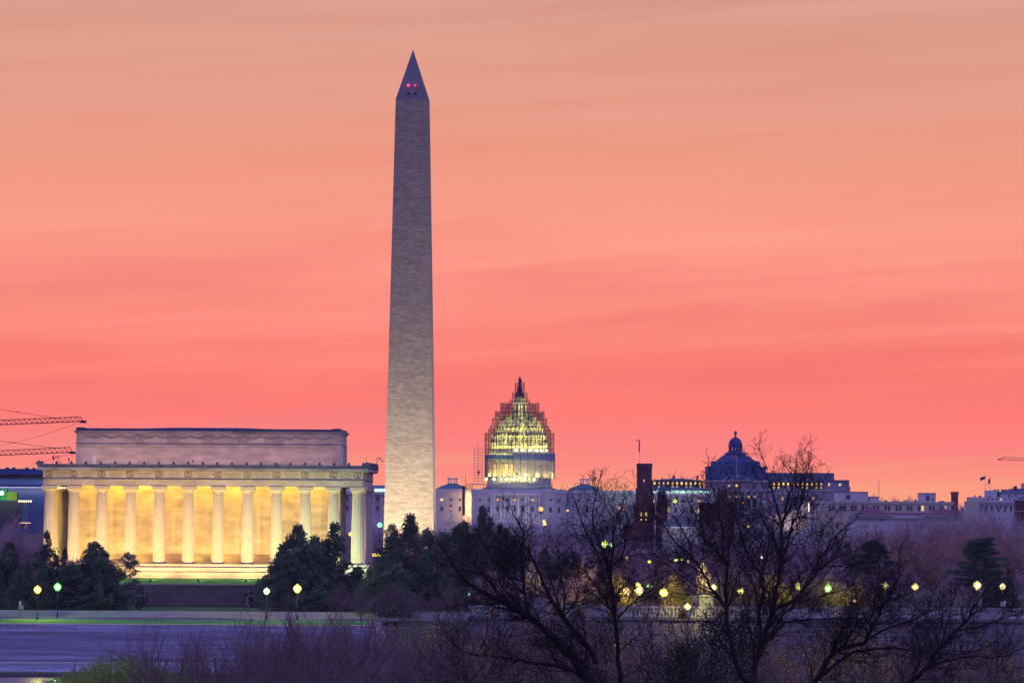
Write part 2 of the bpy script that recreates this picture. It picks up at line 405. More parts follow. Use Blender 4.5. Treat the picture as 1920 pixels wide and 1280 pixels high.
# the land from the memorial back to the hill and beyond
gr = MB(); Ds = [1500.6, 1556, 1620, 1750, 2000, 2400, 2750, 2850, 2900, 2990, 3200, 4000, 4700, 4950, 5150, 6000, 6600, 6900]
Zs = [z_ret0-0.9, z_ret0-0.02, z_ret0, 9.6, 8, 8, 10, 14.2, 14.8, 14.2, 9, 9, 12, 22, 28, 29, 32, 30]
xs = [-5000, -2000, -900, -300, -60, 60, 300, 900, 2000, 5000]
for D, z in zip(Ds, Zs):
    for x in xs: gr.v.append((x, D, z))
k = len(xs)
for j in range(len(Ds)-1):
    for i in range(k-1): gr.f.append((j*k+i, j*k+i+1, (j+1)*k+i+1, (j+1)*k+i))
tag(gr.build('ground', M['earth']), kind='structure')
def ground_z(D):
    if D < 890: return 3.1
    if D < 1411: return 0.6
    for a in range(len(Ds)-1):
        if Ds[a] <= D <= Ds[a+1]: return Zs[a] + (Zs[a+1]-Zs[a])*(D-Ds[a])/(Ds[a+1]-Ds[a])
    return 9.0 if D < 1501 else 29
# ------------------------------------------------------------------ the columned memorial
ROT = radians(-1.9)
LO = at(380, 1057, 1571)
LM = thing('columned_memorial', 'white marble temple with twelve fluted columns across the front, lit gold from below', 'memorial', LO, ROT)
S = 10.5
lx = lambda px: (px - 380) / S
DEP = 36.0
XL, XR = lx(78), lx(681)
colx = [lx(p) for p in (90.5, 136.5, 189, 243, 297, 352, 407.5, 463, 517.5, 571, 624, 669)]
# stylobate steps
b = MB()
for z1, z0, e in ((0, -0.62, 0.8), (-0.62, -1.45, 1.8), (-1.45, -2.6, 2.8)):
    b.box(XL-e, XR+e, -e, DEP+e, z0-0.02, z1)
b.build('stepped_base', M['marble'], LM)
# one column, copied
def shaft_mb():
    m = MB(); prof = []
    for i in range(9):
        t = i/8; prof.append((1.15 - 0.24*t + 0.05*sin(pi*t), 12.75*t))
    m.lathe(prof, 40, flute=0.075); return m
def cap_mb():
    m = MB(); m.lathe([(0.90, 12.66), (0.98, 12.80), (0.94, 12.85), (1.10, 13.05), (1.28, 13.26)], 24)
    m.box(-1.33, 1.33, -1.33, 1.33, 13.27, 13.87); return m
c0 = shaft_mb().build('column', M['marble_plain'], LM); k0 = cap_mb().build('capital', M['marble_plain'], c0)
spots = [(x, 1.35) for x in colx]
for k in range(1, 8):
    spots += [(colx[0], 1.35 + k*4.76), (colx[-1], 1.35 + k*4.76)]
for i, (x, y) in enumerate(spots):
    if i == 0: c0.location = (x, y, 0); continue
    c = inst(c0, (x, y, 0), LM, rz=0.05*i); kk = k0.copy(); COL.objects.link(kk); kk.parent = c; kk.rotation_euler = (0,0,-0.05*i)
# entablature: architrave, frieze, cornice
def ring(m, x0, x1, y0, y1, z0, z1, w=1.9):
    m.box(x0, x1, y0, y0+w, z0, z1); m.box(x0, x1, y1-w, y1, z0, z1)
    m.box(x0, x0+w, y0+w, y1-w, z0, z1); m.box(x1-w, x1, y0+w, y1-w, z0, z1)
b = MB(); ring(b, XL+0.12, XR-0.12, 0.12, DEP-0.12, 13.88, 15.06)
b.build('architrave', M['marble'], LM)
b = MB(); ring(b, XL+0.10, XR-0.10, 0.10, DEP-0.10, 15.20, 16.52, 2.2)
b.build('frieze', M['marble_plain'], LM)
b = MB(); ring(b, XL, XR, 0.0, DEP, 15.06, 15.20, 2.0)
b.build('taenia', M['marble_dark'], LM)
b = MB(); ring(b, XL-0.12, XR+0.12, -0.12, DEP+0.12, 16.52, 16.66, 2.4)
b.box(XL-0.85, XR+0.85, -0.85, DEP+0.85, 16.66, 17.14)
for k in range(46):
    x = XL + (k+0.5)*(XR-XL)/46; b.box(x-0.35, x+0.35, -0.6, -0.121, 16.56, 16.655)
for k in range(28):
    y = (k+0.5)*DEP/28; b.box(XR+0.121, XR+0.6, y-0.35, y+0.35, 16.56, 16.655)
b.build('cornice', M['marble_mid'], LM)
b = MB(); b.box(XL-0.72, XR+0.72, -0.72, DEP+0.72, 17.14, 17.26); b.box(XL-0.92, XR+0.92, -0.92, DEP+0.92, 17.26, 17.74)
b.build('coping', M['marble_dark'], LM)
def antefix():
    m = MB(); m.prism([(-0.22, 0), (0.22, 0), (0.26, 0.2), (0.2, 0.42), (0.0, 0.55), (-0.2, 0.42), (-0.26, 0.2)], -0.15, 0.15); return m
a0 = antefix().build('antefix', M['marble_dark'], LM, loc=(XL, -0.7, 17.74))
na = 23
for k in range(1, na):
    inst(a0, (XL + (XR-XL)*k/(na-1), -0.7, 17.74), LM)
for k in range(1, 14): inst(a0, (XR+0.7, DEP*k/13.0, 17.74), LM, rz=pi/2)
b = MB(); b.ball((0, 0, 0.25), 0.35, 8, 6); b.prism([(-0.7,0),(0.7,0),(0.5,0.3),(-0.5,0.3)], -0.3, 0.3)
a1 = b.build('corner_ornament', M['marble_dark'], LM, loc=(XL-0.6, -0.6, 17.74)); inst(a1, (XR+0.6, -0.6, 17.74), LM)
# fluted side frieze blocks on the short side
b = MB()
for k in range(36):
    y = 0.6 + k*(DEP-1.2)/36; b.box(XR-0.10, XR-0.02, y, y+0.45, 15.3, 16.4)
b.build('side_triglyph', M['marble_plain'], LM)
# wreaths on the frieze
def wreath_mb():
    m = MB()
    for c in (-0.24, 0.24):
        pts = [Vector((c + 0.40*cos(2*pi*i/14), -0.03 if c < 0 else -0.05, 0.52*sin(2*pi*i/14))) for i in range(15)]
        m.tube(pts, 0.10, 5)
    m.prism([(-0.1,-0.3),(0.1,-0.3),(0.1,0.1),(-0.1,0.1)], -0.09, -0.02)
    return m
w0 = wreath_mb().build('wreath', M['marble_relief'], LM, loc=(colx[0], 0.08, 15.86))
for x in colx[1:]: inst(w0, (x, 0.08, 15.86), LM)
def text(parent, body, x, y, z, size, name='inscription', m=None, spacing=1.0, ext=0.03, rz=0):
    cu = bpy.data.curves.new('t', 'FONT'); cu.body = body; cu.size = size; cu.align_x = 'CENTER'; cu.align_y = 'CENTER'; cu.extrude = ext
    cu.space_character = spacing; cu.resolution_u = 2
    o = bpy.data.objects.new('t', cu); COL.objects.link(o)
    me = bpy.data.meshes.new_from_object(o.evaluated_get(bpy.context.evaluated_depsgraph_get()))
    bpy.data.objects.remove(o); bpy.data.curves.remove(cu)
    me.name = name; me.materials.clear(); me.materials.append(m or M['marble_relief'])
    q = bpy.data.objects.new(name, me); COL.objects.link(q); q.parent = parent; q.location = (x, y, z)
    q.rotation_euler = (pi/2, 0, rz); return q
states = [('INDIANA', 'MDCCCXVI'), ('MISSISSIPPI', 'MDCCCXVII'), ('ILLINOIS', 'MDCCCXVIII'), ('ALABAMA', 'MDCCCXIX'), ('MAINE', 'MDCCCXX'),
          ('MISSOURI', 'MDCCCXXI'), ('ARKANSAS', 'MDCCCXXXVI'), ('MICHIGAN', 'MDCCCXXXVII'), ('FLORIDA', 'MDCCCXLV'), ('TEXAS', 'MDCCCXLV'), ('IOWA', 'MDCCCXLVI')]
for i, (a, bb) in enumerate(states):
    x = (colx[i]+colx[i+1])/2
    sz = 0.72 if len(a) < 9 else 0.60
    text(LM, a, x, 0.09, 16.05, sz*0.92, spacing=0.95, ext=0.02)
    text(LM, bb, x, 0.09, 15.55, 0.36, spacing=0.9, ext=0.02)
# inner chamber wall and upper attic block
AX0, AX1, AY0, AY1 = lx(135.5), lx(634), 6.0, DEP-7.5
b = MB(); b.box(AX0+0.3, AX1-0.1, AY0, AY1, 0, 16.9)
b.build('chamber_wall', M['marble'], LM)
b = MB(); b.box(XL+2.0, XR-2.0, 2.0, DEP-2.0, 16.0, 16.5)
b.build('colonnade_ceiling', M['marble_plain'], LM)
at_ = MB(); at_.box(AX0, AX1, AY0, AY1, 17.75, 21.45); at_.box(AX0+0.05, AX1-0.05, AY0+0.05, AY1-0.05, 21.45, 23.3)
attic = at_.build('attic', M['marble'], LM)
b = MB(); b.box(AX0-0.08, AX1+0.08, AY0-0.08, AY1+0.08, 21.40, 21.52)
b.build('string_course', M['marble_dark'], LM)
b = MB(); b.box(AX0-0.12, AX1+0.12, AY0-0.12, AY1+0.12, 23.30, 23.42); b.box(AX0-0.28, AX1+0.28, AY0-0.28, AY1+0.28, 23.42, 23.66)
b.box(AX0-0.45, AX1+0.45, AY0-0.45, AY1+0.45, 23.66, 23.78)
b.build('attic_cornice', M['marble_mid'], LM)
b = MB(); b.box(AX0, AX1, AY0, AY1, 23.78, 24.22)
b.box(AX0, AX0+1.5, AY0-0.03, AY0+2, 24.22, 24.36); b.box(AX1-1.5, AX1, AY0-0.03, AY0+2, 24.22, 24.36)
b.frustum((AX0+AX1)/2-12, (AX0+AX1)/2+12, AY0+1, AY1-1, 24.22, 24.42, 6, 1)
b.build('attic_coping', M['marble_dark'], LM)
# garlands and eagles on the attic frieze
gb = MB(); n = 14; W0 = AX0+1.6; span = (AX1-AX0-3.2)/n
for k in range(n):
    x0 = W0 + k*span
    pts = [Vector((x0+span*t/8, AY0-0.06, 22.95 - 0.55*(1-(2*t/8-1)**2))) for t in range(9)]
    gb.tube(pts, [0.07+0.06*sin(pi*t/8) for t in range(9)], 5)
gb.build('garland', M['marble_relief'], LM)
def eagle():
    m = MB()
    for s in (-1, 1):
        m.prism([(0.08*s, -0.1), (0.55*s, 0.35), (0.95*s, 0.62), (1.2*s, 0.45), (1.05*s, -0.1), (0.85*s, -0.75), (0.45*s, -0.6)][::-s], -0.10, 0.04)
    m.prism([(-0.2,-0.75),(0.2,-0.75),(0.28,0.0),(0.14,0.42),(0.18,0.6),(0,0.72),(-0.18,0.6),(-0.14,0.42),(-0.28,0)], -0.22, 0.04)
    return m
e0 = eagle().build('eagle_relief', M['marble_relief'], LM, loc=(W0+3*span, AY0-0.02, 22.35))
for k in (5, 7, 9, 11): inst(e0, (W0+k*span, AY0-0.02, 22.35), LM)
names = ['DELAWARE','PENNSYLVANIA','NEW JERSEY','GEORGIA','CONNECTICUT','MASSACHUSETTS','MARYLAND','SOUTH CAROLINA','NEW HAMPSHIRE','VIRGINIA','NEW YORK']
for k, s_ in enumerate(names):
    text(LM, s_, AX0 + (k+0.55)*(AX1-AX0)/11.1, AY0-0.03, 20.95, 0.56, ext=0.02)
b = MB(); b.box(lx(166.5), lx(174), AY0-0.06, AY0+0.1, 17.75, 19.3)
b.build('roof_door', M['white'], LM)
# mast camera and lightning rods on the roof
for (px, h, bulb) in ((97, 1.6, 1), (126.5, 1.1, 1), (360, 0.9, 1), (276, 0.5, 0), (685, 1.5, 0)):
    b = MB(); b.bar((0,0,0), (0,0,h), 0.035)
    if bulb: b.box(-0.12, 0.12, -0.12, 0.12, h*0.55, h*0.9)
    b.build('roof_mast', M['post'], LM, loc=(lx(px), 1.0, 17.74))
b = MB(); b.tube([Vector((0,0,0)), Vector((0.5,0,1.0)), Vector((0.9,0,1.15)), Vector((1.3,0,1.0))], 0.05, 4); b.bar((0.1,0,1.3), (0.9,0,1.35), 0.04); b.box(0.35,0.6,-.1,.1,1.3,1.45); b.box(0.8,1.05,-.1,.1,1.3,1.45); b.box(1.2,1.42,-.1,.1,0.7,0.95)
b.build('roof_floodlight_arm', M['post'], LM, loc=(lx(702), 1.0, 17.74))
inst(bpy.data.objects['roof_floodlight_arm'], (lx(110), 3.0, 17.74), LM, rz=pi)
# ceiling bulbs left of the second column
bm_ = glow('bulb_glow', (1.0,0.8,0.35), 6)
for k in range(4):
    b = MB(); b.ball((0,0,0), 0.13, 8, 6); b.build('ceiling_bulb', bm_, LM, smooth=True, loc=(lx(107+k*5.2), 2.2, 13.45))
# floodlights standing in the grass before the steps, and lamps inside the colonnade
fl = MB(); fl.box(-0.12,0.12,-0.1,0.1,0,0.2); fl.box(-0.18,0.18,-0.08,0.1,0.2,0.45)
nfl = 7
FLK = 1.0
for i in range(nfl):
    x = XL-1 + (XR-XL+2)*(i+0.5)/nfl
    g_ = max(0, (i-3.8)/2.2)
    g_ *= 0.75; colr = (1.0-0.42*g_, 0.68+0.32*g_, 0.22+0.28*g_)
    f_ = inst(bpy.data.objects['floodlight'], (x, -10.6, -3.15), LM) if i else fl.build('floodlight', M['post'], LM, loc=(x, -10.6, -3.15))
    light('SPOT', (x, -10.4, -2.6), colr, 9300*FLK, LM, target=(x+0.5, 1.0, 8.5), size=0.12, spot=radians(118), blend=0.75)
for i in range(11):
    x = (colx[i]+colx[i+1])/2
    k = (1.15 if i < 9 else 0.75)*(1.3, 0.55, 0.95)[i % 3]; hu = (0.55, 0.49, 0.66)[i % 3]
    light('SPOT', (colx[i]+0.0, 2.9, 0.3), (1.0, hu, 0.06), 640*k*FLK, LM, target=(colx[i]+2.4, 5.9, 7), size=0.3, spot=radians(150), blend=0.6)
    light('AREA', (x, 3.2, 15.9), (1.0, hu, 0.06), 320*k*FLK, LM, target=(x, 6.6, 9), sx=3.0, sy=0.4)
light('SPOT', (XR+9, 8, -1.5), (1.0, 0.62, 0.45), 4200*FLK, LM, target=(XR, 4, 6), size=0.3, spot=radians(90))
light('SPOT', (XR-3, 2.9, 0.3), (1.0, 0.6, 0.15), 700, LM, target=(AX1, 12, 7), size=0.3, spot=radians(140))
light('SPOT', (colx[0]+2.2, 2.4, 0.3), (0.9, 0.85, 0.15), 1200, LM, target=(colx[0]+1.0, 8, 7), size=0.3, spot=radians(140))
for i in range(8):
    x = AX0 + (AX1-AX0)*(i+0.5)/8
    light('SPOT', (x, AY0-4.6, 17.9), (1.0, 0.60, 0.42), 680*(1.0-0.04*i), LM, target=(x, AY0, 21.5), size=0.3, spot=radians(150), blend=0.9)
light('SPOT', (AX1+4.0, AY0+6, 17.9), (1.0, 0.75, 0.75), 300, LM, target=(AX1, AY0+4, 21.5), size=0.3, spot=radians(150), blend=0.9)
# grass bank and retaining wall
gb = MB(); gb.quad((XL-30,-16.6,-3.62),(XR+8,-16.6,-3.62),(XR+8,-2.4,-2.5),(XL-30,-2.4,-2.5)); gb.quad((XL-30,-2.4,-2.5),(XR+8,-2.4,-2.5),(XR+8,60,-2.5),(XL-30,60,-2.5))
o = gb.build('grass_terrace', M['grass_bright']); o.location = LO; o.rotation_euler = (0,0,ROT); tag(o, kind='structure')
RW = thing('retaining_wall', 'dark stained ashlar retaining wall with a coping below the lit grass terrace', 'wall', LO, ROT)
b = MB(); b.box(XL-30, XR+8, -17.6, -16.6, -8.6, -3.72); b.box(XR+7, XR+8, -16.6, 50, -8.6, -3.72); b.build('wall_face', M['ashlar'], RW)
b = MB(); b.box(XL-30.1, XR+8.1, -17.75, -16.5, -3.72, -3.50); b.build('coping', M['marble_mid'], RW)

# ------------------------------------------------------------------ the obelisk
OD = 2900.0; OS = F/OD
ob = at(768.5, 1054.7, OD)
OB = thing('obelisk', 'very tall tapering pale stone obelisk with a pointed top and two red lights', 'obelisk', (ob.x, OD, ob.z), radians(-2.6))
H1 = 152.4; H2 = 169.0
w0, w1 = 16.9/2, 10.6/2
b = MB(); n0 = 0
nl = 16
for j in range(nl+1):
    t = j/nl; w = w0 + (w1-w0)*t
    b.v += [(-w,-w,H1*t),(w,-w,H1*t),(w,w,H1*t),(-w,w,H1*t)]
for j in range(nl):
    for i in range(4):
        i2 = (i+1)%4; b.f.append((j*4+i, j*4+i2, (j+1)*4+i2, (j+1)*4+i))
b.build('shaft', M['obelisk'], OB)
b = MB(); w = w1+0.0
b.v += [(-w,-w,H1),(w,-w,H1),(w,w,H1),(-w,w,H1),(0,0,H2)]
b.f += [(0,1,4),(1,2,4),(2,3,4),(3,0,4)]
b.build('pyramidion', M['pyramid'], OB)
rs = (H2-H1)/w1
for sx in (-1.15, 1.15):
    z = H1 + 1.6; yy = -(H2-z)/rs
    b = MB(); b.box(sx-0.5, sx+0.5, yy-0.05, yy+0.8, z-0.35, z+0.55); b.build('observation_window', M['post'], OB)
for sx, r, k in ((-1.25, 0.45, 2.2), (1.05, 0.27, 2.2)):
    z = H1 + 4.6; yy = -(H2-z)/rs
    b = MB(); b.ball((sx, yy-0.25, z), r, 10, 8); b.build('warning_light', glow('red_beacon', (1.0, 0.05, 0.14), k), OB, smooth=True)
    light('POINT', (sx, yy-1.1, z), (1, 0.05, 0.12), 9, OB, size=0.2)
b = MB(); b.box(-12, 12, -12, 12, -1.2, 0.0); b.build('plinth', M['obelisk'], OB)
for sx, e in ((-30, 1.0), (30, 0.8), (-10, 1.0), (10, 0.9)):
    light('SPOT', (sx, -56, 0.5), (1.0, 0.85, 0.58), 56000*e, OB, target=(0, -8, 70), size=1.0, spot=radians(86), blend=0.9)
light('SPOT', (50, 6, 0.5), (1.0, 0.80, 0.66), 170000, OB, target=(8, 0, 50), size=1.0, spot=radians(86), blend=0.9)
light('SPOT', (-3, -30, 0.5), (1.0, 0.82, 0.50), 115000, OB, target=(0, -8, 22), size=1.0, spot=radians(100), blend=1)
# ------------------------------------------------------------------ far buildings
class Site:
    """a building's own frame: local metres from photo pixels at its distance"""
    def __init__(s, name, label, cat, cx, cyy, D, rz=0.0, group=None):
        s.cx, s.cy, s.s = cx, cyy, F/D
        s.o = thing(name, label, cat, at(cx, cyy, D), rz, group)
    def x(s, px): return (px - s.cx)/s.s
    def z(s, py): return (s.cy - py)/s.s
    def box(s, name, mt, px0, px1, py0, py1, y0=0.0, y1=20.0, parent=None):
        b = MB(); b.box(s.x(px0), s.x(px1), y0, y1, s.z(py1), s.z(py0)); return b.build(name, mt, parent or s.o)
    def win(s, px, py, w, h, mt='winframe', y=0.0, name='window', parent=None):
        """w,h in photo pixels"""
        key = (name, round(w,2), round(h,2), round(s.s,3))
        if key not in WINC:
            b = MB(); ww, hh = w/2/s.s, h/2/s.s; b.box(-ww, ww, -0.12, 0.3, -hh, hh); WINC[key] = b.mesh(name)
        me = WINC[key]
        if (key, mt) not in WINC:
            m2 = me.copy(); m2.materials.append(M[mt]); WINC[(key, mt)] = m2
        o = bpy.data.objects.new(name, WINC[(key, mt)]); COL.objects.link(o); o.parent = parent or s.o
        o.location = (s.x(px), y, s.z(py)); return o
WINC = {}
# ---- the domed capitol building under scaffolding
CD = 5100.0
CP = Site('domed_capitol', 'pale domed capitol with its iron dome lit yellow green behind scaffolding', 'capitol building', 973, 990, CD)
wz = CP.z
b = MB()
b.box(CP.x(884), CP.x(1062), -6, 40, wz(1030), wz(927))
b.box(CP.x(817), CP.x(884), 4, 36, wz(1030), wz(927)); b.box(CP.x(1062), CP.x(1129), 4, 36, wz(1030), wz(927))
b.box(CP.x(756), CP.x(817), 8, 30, wz(1030), wz(927)); b.box(CP.x(1129), CP.x(1190), 8, 30, wz(1030), wz(927))
b.build('wall', M['cap_wall'], CP.o)
b = MB()
for x0, x1, y0, y1, t in ((884,1062,-6,40,917), (817,884,4,36,917), (1062,1129,4,36,918), (756,817,8,30,918), (1129,1190,8,30,918)):
    X0, X1 = CP.x(x0), CP.x(x1)
    b.box(X0, X1, y0, y1, wz(927)+.002, wz(924)); b.box(X0-0.5, X1+0.5, y0-0.7, y1, wz(924), wz(922)); b.box(X0, X1, y0-0.1, y1, wz(922), wz(t))
b.build('cornice', M['cap_wall'], CP.o)
b = MB(); b.frustum(CP.x(900), CP.x(1046), -5, 38, wz(917), wz(911.5), 5, 8)
b.build('roof', M['cap_roof'], CP.o)
# portico columns and pilasters of the west front
colm = MB(); colm.lathe([(0.72,0),(0.62,13.8),(0.9,14.2),(0.9,14.5)], 12)
cc = colm.build('column', M['cap_wall'], CP.o, loc=(CP.x(921), -9.5, wz(974)))
for px in (926, 939, 945, 958, 972, 986, 991, 1005, 1011): inst(cc, (CP.x(px), -9.5, wz(974)), CP.o)
b = MB(); b.box(CP.x(917), CP.x(1015), -10.6, -6, wz(928.5)+.01, wz(924)-.01); b.box(CP.x(915), CP.x(1017), -11, -6, wz(1030), wz(974)); b.build('portico', M['cap_wall'], CP.o)
for px in (889, 893, 905, 909, 1022, 1026, 1040, 1044, 1056): b = MB(); b.box(CP.x(px-1.2), CP.x(px+1.2), -6.35, -6, wz(975), wz(927.5)); b.build('pilaster', M['cap_wall'], CP.o)
for c in (850.5, 1095.5):
    for dxp in (-30, -18, 18, 30): b = MB(); b.box(CP.x(c+dxp-1.2), CP.x(c+dxp+1.2), 3.6, 4, wz(960), wz(927.5)); b.build('pilaster', M['cap_wall'], CP.o)
for px in (933, 951, 965, 979, 998):
    CP.win(px, 936.5, 5, 3.4, 'winlit_o' if px in (933, 965, 998) else 'winframe', -6); CP.win(px, 953, 4.2, 10, 'winframe', -6)
for px in (900, 915.5, 1032, 1048): CP.win(px, 936.5, 4, 4, 'winframe', -6); CP.win(px, 955, 4.6, 10, 'winframe', -6)
for c in (845, 1101):
    CP.win(c-17, 937, 5, 4.5, 'winlit' if c < 900 else 'winframe', 4); CP.win(c, 937, 4.4, 4.4, 'winframe', 4); CP.win(c+17, 937, 5, 4.5, 'winframe', 4)
    CP.win(c-17, 954, 5, 8, 'winframe', 4); CP.win(c, 952, 4.6, 12, 'winframe', 4); CP.win(c+17, 954, 5, 9, 'winframe', 4)
CP.win(845, 953.5, 2.4, 4.5, 'winlit_o', 3.8)
# the two low side domes with lanterns
for c in (847.5, 1096.5):
    sd = MB(); r = 8.9
    sd.lathe([(r+0.6, wz(919)), (r+0.6, wz(916.5)), (r-0.4, wz(915)), (r-2.2, wz(911.2)), (r-5.5, wz(908)), (2.9, wz(906.6))], 32, cx=CP.x(c), cy=16)
    o = sd.build('side_dome', M['cap_roof'], CP.o, smooth=False)
    ln = MB(); X = CP.x(c)
    for k in range(8):
        a = 2*pi*(k+0.5)/8; ln.box(X+2.5*cos(a)-0.28, X+2.5*cos(a)+0.28, 16+2.5*sin(a)-0.28, 16+2.5*sin(a)+0.28, wz(906.8), wz(898.5))
    ln.lathe([(3.0, wz(898.6)), (3.1, wz(897.2)), (2.9, wz(896))], 8, cx=X, cy=16); ln.lathe([(3.0, wz(907.2)), (3.0, wz(906))], 8, cx=X, cy=16)
    ln.build('lantern', M['cap_wall'], o)
# the end wings, mostly screened
for (x0, x1, lit) in ((602, 756, 0), (1190, 1344, 1)):
    wl = MB(); wl.box(CP.x(x0), CP.x(x1), -4, 40, wz(1030), wz(927)); wo_ = wl.build('wing', M['cap_wall'], CP.o)
    wl = MB(); wl.box(CP.x(x0)-.5, CP.x(x1)+.5, -4.8, 40, wz(927)+.002, wz(923)); wl.box(CP.x(x0), CP.x(x1), -4, 40, wz(923), wz(917.5)); wl.build('wing_cornice', M['cap_wall'], wo_)
    rf = MB(); rf.frustum(CP.x(x0)+2, CP.x(x1)-2, 0, 38, wz(917.5), wz(910.5), 9, 12); rf.build('wing_roof', M['cap_roof'], wo_)
    for k in range(10):
        px = x0+12+k*(x1-x0-24)/9
        inst(cc, (CP.x(px), -7.0, wz(974)), CP.o)
        if k < 9:
            q = px + (x1-x0-24)/18
            CP.win(q, 937, 4.6, 5, 'winlit_o' if (k*7+int(x0)) % 3 == 0 else 'winframe', -4, parent=wo_)
            CP.win(q, 954, 4.6, 9, 'winlit' if (k*5+int(x0)) % 4 == 1 else 'winframe', -4, parent=wo_)
    en = MB(); en.box(CP.x(x0)+1, CP.x(x1)-1, -8.2, -4.81, wz(928.6), wz(923.2)); en.box(CP.x(x0)+1, CP.x(x1)-1, -8.4, -4, wz(1030), wz(974)); en.build('wing_entablature', M['cap_wall'], wo_)
CP.win(1172, 950, 4.5, 7, 'winlit_o', -4.2); CP.win(1160, 950, 4, 7, 'winlit_o', -4.2)
# drum, dome, tholos, statue
Y0 = 17.0
zz = lambda q: wz(690 + q/4.414)          # rows measured on an enlargement
dr = MB()
dr.lathe([(19.2, wz(917)), (19.2, zz(985)), (18.6, zz(960)), (18.6, zz(905)), (19.4, zz(903)), (19.4, zz(896)), (14.6, zz(895)), (14.6, zz(775)), (18.3, zz(774)), (18.5, zz(755)),
          (17.2, zz(752)), (17.0, zz(700)), (17.6, zz(696)), (17.6, zz(684)), (16.4, zz(680)), (16.4, zz(640)), (16.9, zz(636)), (16.7, zz(628))], 48, cx=0, cy=Y0)
drum = dr.build('drum', M['dome_iron'], CP.o)
pc = MB(); pc.lathe([(0.55, 0), (0.5, zz(775)-zz(895))], 10)
p0 = pc.build('drum_column', M['dome_iron'], drum, loc=(17.4, Y0, zz(895)))
for k in range(1, 36):
    a = 2*pi*k/36; inst(p0, (17.4*cos(a), Y0+17.4*sin(a), zz(895)), drum)
for k in range(36):
    a = 2*pi*(k+0.5)/36
    if sin(a) > 0.2: continue
    b = MB(); b.box(-0.15, 0.3, -0.95, 0.95, zz(882), zz(795)); o = b.build('drum_window', M['winlit2'], drum, loc=(14.6*cos(a), Y0+14.6*sin(a), 0)); o.rotation_euler = (0,0,a)
dm = MB()
LTS = []
prof = [(16.4, zz(628)), (16.0, zz(600)), (15.2, zz(560)), (14.1, zz(520)), (12.7, zz(480)), (11.0, zz(440)), (9.1, zz(405)), (7.2, zz(385)), (4.8, zz(374))]
dm.lathe(prof, 72, cx=0, cy=Y0, flute=0.03)
dome_o = dm.build('dome', M['dome_iron'], CP.o)
for row, rr, cnt in ((600, 16.1, 36), (545, 14.9, 36), (490, 13.1, 30)):
    wb = MB()
    for k in range(cnt):
        a = 2*pi*(k+0.5)/cnt; wb.lathe([(0.42, zz(row+14)), (0.42, zz(row-14))], 6, cx=rr*cos(a), cy=Y0+rr*sin(a))
    tag(wb.build('dome_window', M['winframe'], dome_o), kind='stuff')
th = MB()
th.lathe([(5.0, zz(376)), (4.9, zz(350)), (4.0, zz(346)), (3.7, zz(300)), (4.3, zz(297)), (4.3, zz(285)), (2.1, zz(284)), (2.1, zz(245)), (3.2, zz(243)), (3.3, zz(236))], 24, cx=0, cy=Y0)
tho = th.build('tholos', M['dome_iron'], CP.o)
pc = MB(); pc.lathe([(0.26, 0), (0.24, zz(245)-zz(285))], 8)
p0 = pc.build('tholos_column', M['dome_iron'], tho, loc=(2.9, Y0, zz(285)))
for k in range(1, 12): a = 2*pi*k/12; inst(p0, (2.9*cos(a), Y0+2.9*sin(a), zz(285)), tho)
b = MB(); b.lathe([(3.2, zz(236)), (2.9, zz(222)), (2.0, zz(200)), (1.3, zz(180)), (1.1, zz(160)), (1.4, zz(152)), (0.7, zz(140))], 16, cx=0, cy=Y0)
b.build('lantern_cap', M['iron_dark'], CP.o)
b = MB(); b.lathe([(0.85, zz(140)), (1.0, zz(128)), (0.75, zz(112)), (1.0, zz(95)), (0.85, zz(84)), (0.35, zz(78)), (0.48, zz(72)), (0.3, zz(66)), (0.06, zz(62))], 12, cx=0, cy=Y0)
b.tube([Vector((0.8, Y0, zz(92))), Vector((1.25, Y0, zz(104))), Vector((0.9, Y0-.3, zz(114)))], 0.22, 5)
b.build('crowning_statue', M['iron_dark'], CP.o)
# shroud round the right half of the drum, blue netting round the left
sh = MB(); sh.lathe([(20.5, zz(908)), (20.6, zz(700))], 40, cx=0, cy=Y0, a0=radians(-100), a1=radians(20), cap=False)
SHR = thing('dome_shroud', 'white fabric shroud hung on the scaffold round the right side of the dome drum', 'shroud', CP.o.location)
so = sh.build('fabric', M['fabric'], SHR)
sb = MB(); sb.lathe([(20.64, zz(762)), (20.66, zz(700))], 40, cx=0, cy=Y0, a0=radians(-100), a1=radians(20), cap=False)
sb.build('blue_skirt', mat('blue_grey_netting', (0.32,0.36,0.46), 0.9, 0.3, 0.4), SHR)
sb = MB()
for a in range(-100, 21, 12):
    a_ = radians(a); sb.bar((20.75*cos(a_), Y0+20.75*sin(a_), zz(908)), (20.75*cos(a_), Y0+20.75*sin(a_), zz(700)), 0.10)
sb.build('seam_pole', M['scaff'], SHR)
NET = thing('safety_netting', 'blue green safety netting wrapped round the left of the drum top', 'netting', CP.o.location)
sb = MB(); sb.lathe([(20.3, zz(750)), (20.3, zz(716))], 30, cx=0, cy=Y0, a0=radians(-205), a1=radians(-101), cap=False)
sb.build('net', mat('teal_netting', (0.10,0.22,0.30), 0.9, 0.5, 0.5), NET)
sb = MB(); sb.lathe([(20.2, zz(908)), (20.2, zz(752))], 10, cx=0, cy=Y0, a0=radians(-205), a1=radians(-160), cap=False)
sb.build('side_net', mat('green_netting', (0.22,0.30,0.24), 0.9, 0.5, 0.5), NET)
